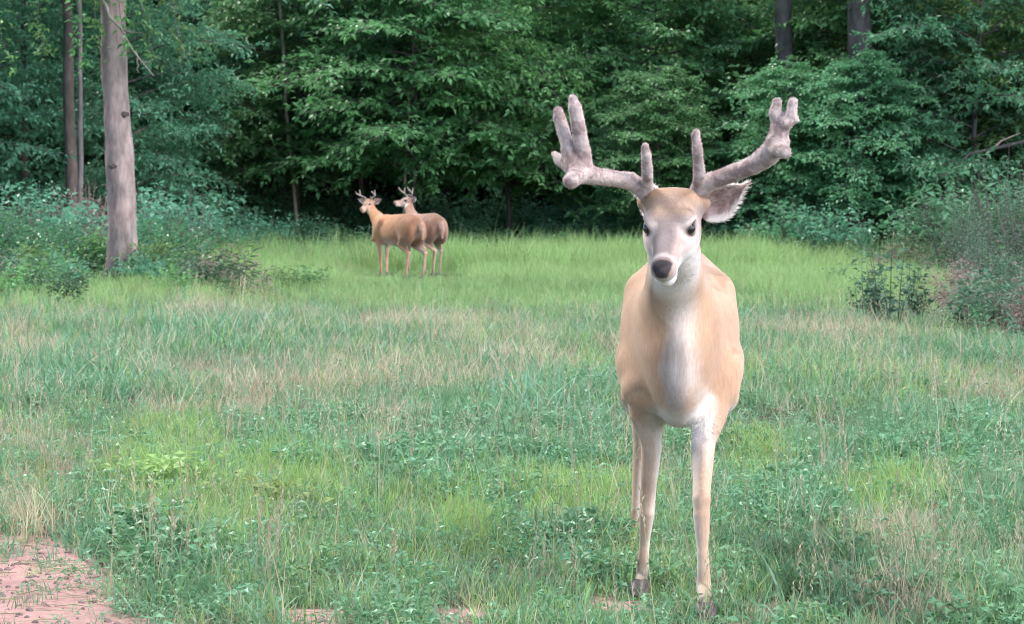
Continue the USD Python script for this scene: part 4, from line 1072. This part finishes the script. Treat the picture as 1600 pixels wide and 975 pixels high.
for i in range(4):
    proto('fine', 'fine_tuft', blades(rg, 16, (0.05, 0.13), (0.003, 0.0058), 0.04, 0.55), 'grass_green')
for i in range(3):
    proto('broad', 'broad_tuft', blades(rg, 9, (0.06, 0.15), (0.006, 0.011), 0.035, 0.65, 4, 1.4), 'grass_blue')
for i in range(3):
    proto('yellow', 'yellow_tuft', blades(rg, 14, (0.06, 0.14), (0.003, 0.006), 0.035, 0.55), 'grass_yellow')
for i in range(3):
    proto('herb', 'herb_clump', herb(rg, 22, 0.08, (0.030, 0.015)), 'weed')
for i in range(3):
    proto('straw', 'straw_tuft', blades(rg, 13, (0.05, 0.15), (0.002, 0.0045), 0.045, 0.8), 'straw')
for i in range(2):
    proto('stalk', 'seed_stalk', stalks(rg, 3, (0.16, 0.32)), 'straw')
for i in range(3):
    proto('meadow', 'meadow_tuft', blades(rg, 22, (0.12, 0.30), (0.005, 0.009), 0.09, 0.3), 'meadow')
for i in range(3):
    proto('tall', 'tall_tuft', blades(rg, 20, (0.30, 0.55), (0.006, 0.011), 0.10, 0.25), 'meadow')
for i in range(2):
    proto('far', 'green_tuft', blades(rg, 22, (0.07, 0.18), (0.005, 0.010), 0.08, 0.5), 'grass_green')
for i in range(2):
    proto('farblue', 'blue_tuft', blades(rg, 18, (0.07, 0.18), (0.007, 0.012), 0.08, 0.6), 'grass_blue')
for i in range(2):
    proto('farstraw', 'pale_tuft', blades(rg, 16, (0.08, 0.24), (0.005, 0.008), 0.08, 0.5), 'straw')

bands = [(6.7, 9.0, 1250), (9.0, 12.0, 800), (12.0, 17.0, 360), (17.0, 24.0, 170), (24.0, 34.0, 85), (34.0, 47.0, 65)]
pos, which, sc = [], [], []
for d0, d1, dens in bands:
    half0, half1 = d0 * 0.2 + 0.35, d1 * 0.2 + 0.35
    n = int((half0 + half1) * (d1 - d0) * dens)
    D = np.sqrt(rg.random(n) * (d1 ** 2 - d0 ** 2) + d0 ** 2)
    Xx = (rg.random(n) * 2 - 1) * (D * 0.2 + 0.35)
    px, py = pixel_of_ground(Xx, D)
    pw = np.column_stack([Xx, D, 0 * D])
    cl = fbm(pw * 1.1, 4, 13); c2 = fbm(pw * 2.3, 3, 17); c3 = fbm(pw * [0.5, 0.5, 1], 3, 23)
    wb = (fbm(pw * [4, 4, 1], 4, 21) - 0.5)
    b_ = np.clip(patch(px + wb * 220, py + wb * 130, BARE) * 3, 0, 1)
    st = patch(px + wb * 120, py + wb * 50, STRAW); ye = patch(px + wb * 100, py + wb * 60, YELLOW); lu = patch(px + wb * 100, py + wb * 60, LUSH)
    st = st * soft(fbm(pw * [1.6, 1.6, 1], 3, 77), 0.36, 0.60)
    u = rg.random(n)
    keep = (u > b_ * 0.90) & (rg.random(n) < np.clip(0.35 + (cl - 0.35) * 3.0 + lu, 0.3, 1))
    k = np.empty(n, object)
    near = D < rg.uniform(12.5, 22.0, n)
    w = np.column_stack([0.9 + 0 * cl + (cl - 0.5), 0.40 + 2.2 * np.clip(c2 - 0.5, 0, 1) + lu * 1.4, 0.14 + 5.0 * ye + np.clip(c3 - 0.5, 0, 1) * 2.5,
                         0.24 + 2.6 * np.clip(0.5 - c2, 0, 1) + lu * 0.9, 0.22 + 4.6 * st + 0.8 * np.clip(c3 - 0.58, 0, 1), 0.04 + 0.16 * st])
    w = np.clip(w, 0.01, None); w[:, 3] *= near
    cw = np.cumsum(w, 1) / w.sum(1, keepdims=True)
    sel = (rg.random(n)[:, None] > cw).sum(1)
    names_near = ['fine', 'broad', 'yellow', 'herb', 'straw', 'stalk']
    names_far = ['far', 'farblue', 'yellow', 'far', 'farstraw', 'stalk']
    for i in range(n):
        if not keep[i]:
            continue
        kk = names_near[sel[i]] if near[i] else names_far[sel[i]]
        if D[i] > 25 and kk in ('far', 'farblue', 'yellow', 'farstraw') and rg.random() < np.clip((D[i] - 24) / 8, 0, 0.9):
            kk = 'meadow'
        if D[i] > 37.5 and rg.random() < 0.5:
            kk = 'tall'
        which.append(by[kk][rg.integers(len(by[kk]))])
        s = rg.uniform(0.6, 1.2) * (0.5 + 1.0 * cl[i]) * (1 + 0.35 * lu[i]) * (1 - 0.35 * b_[i])
        if kk == 'yellow' and not near[i]:
            s *= 1.5
        if 31 < D[i] < 38.0 and 530 < px[i] < 740:
            s *= 0.42
        for hx, hy in ((0.527, 7.2), (0.366, 7.66)):
            if abs(Xx[i] - hx) < 0.13 and -0.4 < D[i] - hy < 0.05:
                s *= 0.5
        if 24 < D[i] < 36:
            s *= 0.85
        sc.append((s, s, s * rg.uniform(0.8, 1.15)))
        pos.append((Xx[i], D[i], 0))
pos = np.array(pos)
pos[:, 2] = ground_z(pos[:, 0], pos[:, 1])
instancer('grass', protos, pos, rg.uniform(0, 6.28, len(pos)), sc, which, tilt=rg.normal(0, 0.12, (len(pos), 2)))
print('tufts', len(pos))

# --- straw bits, dead leaves and crumbs of earth lying on the bare soil and between the tufts
n = 5000
D = np.sqrt(rg.random(n) * (11.0 ** 2 - 6.8 ** 2) + 6.8 ** 2); Xx = (rg.random(n) * 2 - 1) * (D * 0.2 + 0.3)
px, py = pixel_of_ground(Xx, D)
b_ = np.clip(patch(px, py, BARE) * 3, 0, 1)
ok = rg.random(n) < 0.25 + 0.75 * b_
D, Xx = D[ok], Xx[ok]
bits = []
for i in range(3):
    bits.append(('straw_bit', tube(np.array([[-0.045, 0, 0.004], [0.0, 0.006 * i, 0.008], [0.05, 0.0, 0.005]]), [0.0014, 0.0018, 0.001], 4), 'straw'))
for i in range(3):
    bits.append(('dead_leaf', leaves(np.array([[0, 0, 0.006]]), np.array([[1.0, 0, 0.1 * i]]), np.array([[0.1 * i, 0.3, 1.0]]), 0.030, 0.015, 0.3, 0.3), 'leaf_dead'))
for i in range(2):
    g = trimesh.creation.icosphere(1, 0.009); g.vertices *= 1 + (fbm(g.vertices * 90, 2, i) - 0.5)[:, None] * 0.9; g.apply_scale((1, 0.8, 0.6))
    bits.append(('earth_crumb', g, 'bark_pale'))
instancer('litter', bits, np.column_stack([Xx, D, ground_z(Xx, D) + 0.002]), rg.uniform(0, 6.28, len(D)), np.repeat(rg.uniform(0.5, 1.4, len(D)), 3).reshape(-1, 3), rg.choice(8, len(D), p=[.07, .07, .07, .06, .06, .06, .31, .30]))

# --- tufts one can point at
def tuft_thing(name, label, category, mesh, m, px, py, s=1.0, rz=0, group=None):
    D = CAM_H * F / (py - HORIZON)
    g = G(px, D)
    t = thing(name, label, category, (g[0], g[1], g[2] + 0.02), rz, s, group)
    part(t, 'blades', mesh, m, kind='stuff')
    return t


r3 = np.random.default_rng(77)
tuft_thing('dry_grass_clump', 'tall dry straw clump standing alone at the lower left', 'grass clump', stalks(r3, 16, (0.18, 0.32)), 'straw', 418, 930)
tuft_thing('dry_grass_clump', 'dry straw clump beside the bare soil at the left edge', 'grass clump', blades(r3, 40, (0.14, 0.28), (0.003, 0.005), 0.05, 0.3), 'straw', 50, 840)
tuft_thing('dry_grass_clump', 'pale dry clump at the left edge above the bare soil', 'grass clump', blades(r3, 60, (0.14, 0.26), (0.003, 0.005), 0.10, 0.35), 'straw', 90, 740)
tuft_thing('dry_grass_clump', 'bent dry clump at the bottom, right of the near buck hoof', 'grass clump', blades(r3, 50, (0.12, 0.24), (0.003, 0.005), 0.06, 0.8), 'straw', 1390, 955)
tuft_thing('broad_grass_clump', 'clump of long crossing blades left of the near buck', 'grass clump', blades(r3, 16, (0.35, 0.6), (0.010, 0.016), 0.04, 0.7, 5, 1.0), 'grass_blue', 830, 665)
tuft_thing('broad_grass_clump', 'lush dark clump right beside the near buck front leg', 'grass clump', blades(r3, 36, (0.16, 0.30), (0.007, 0.012), 0.06, 0.5, 4, 1.0), 'grass_blue', 1235, 850)
tuft_thing('yellow_weed', 'yellow-green leafy weed patch in the left foreground', 'weed', herb(r3, 190, 0.13, (0.055, 0.026), 0.13), 'grass_yellow', 260, 775)
tuft_thing('yellow_weed', 'yellow-green weed right of the leafy one in the left foreground', 'weed', herb(r3, 150, 0.10, (0.05, 0.024), 0.13), 'grass_yellow', 440, 800)
# a pale fallen leaf and a lone pale blade
D = CAM_H * F / (932 - HORIZON)
v, f = leaves(np.array([[0, 0, 0.02]]), np.array([[0.3, -0.2, 0.75]]), np.array([[0.2, -1.0, 0.3]]), 0.045, 0.032)
x = thing('fallen_leaf', 'small pale leaf caught upright in the grass at the lower right', 'leaf', (G(1296, D)[0], D, float(ground_z(G(1296, D)[0], D)) + 0.03))
part(x, 'blade', (v, f), 'straw')
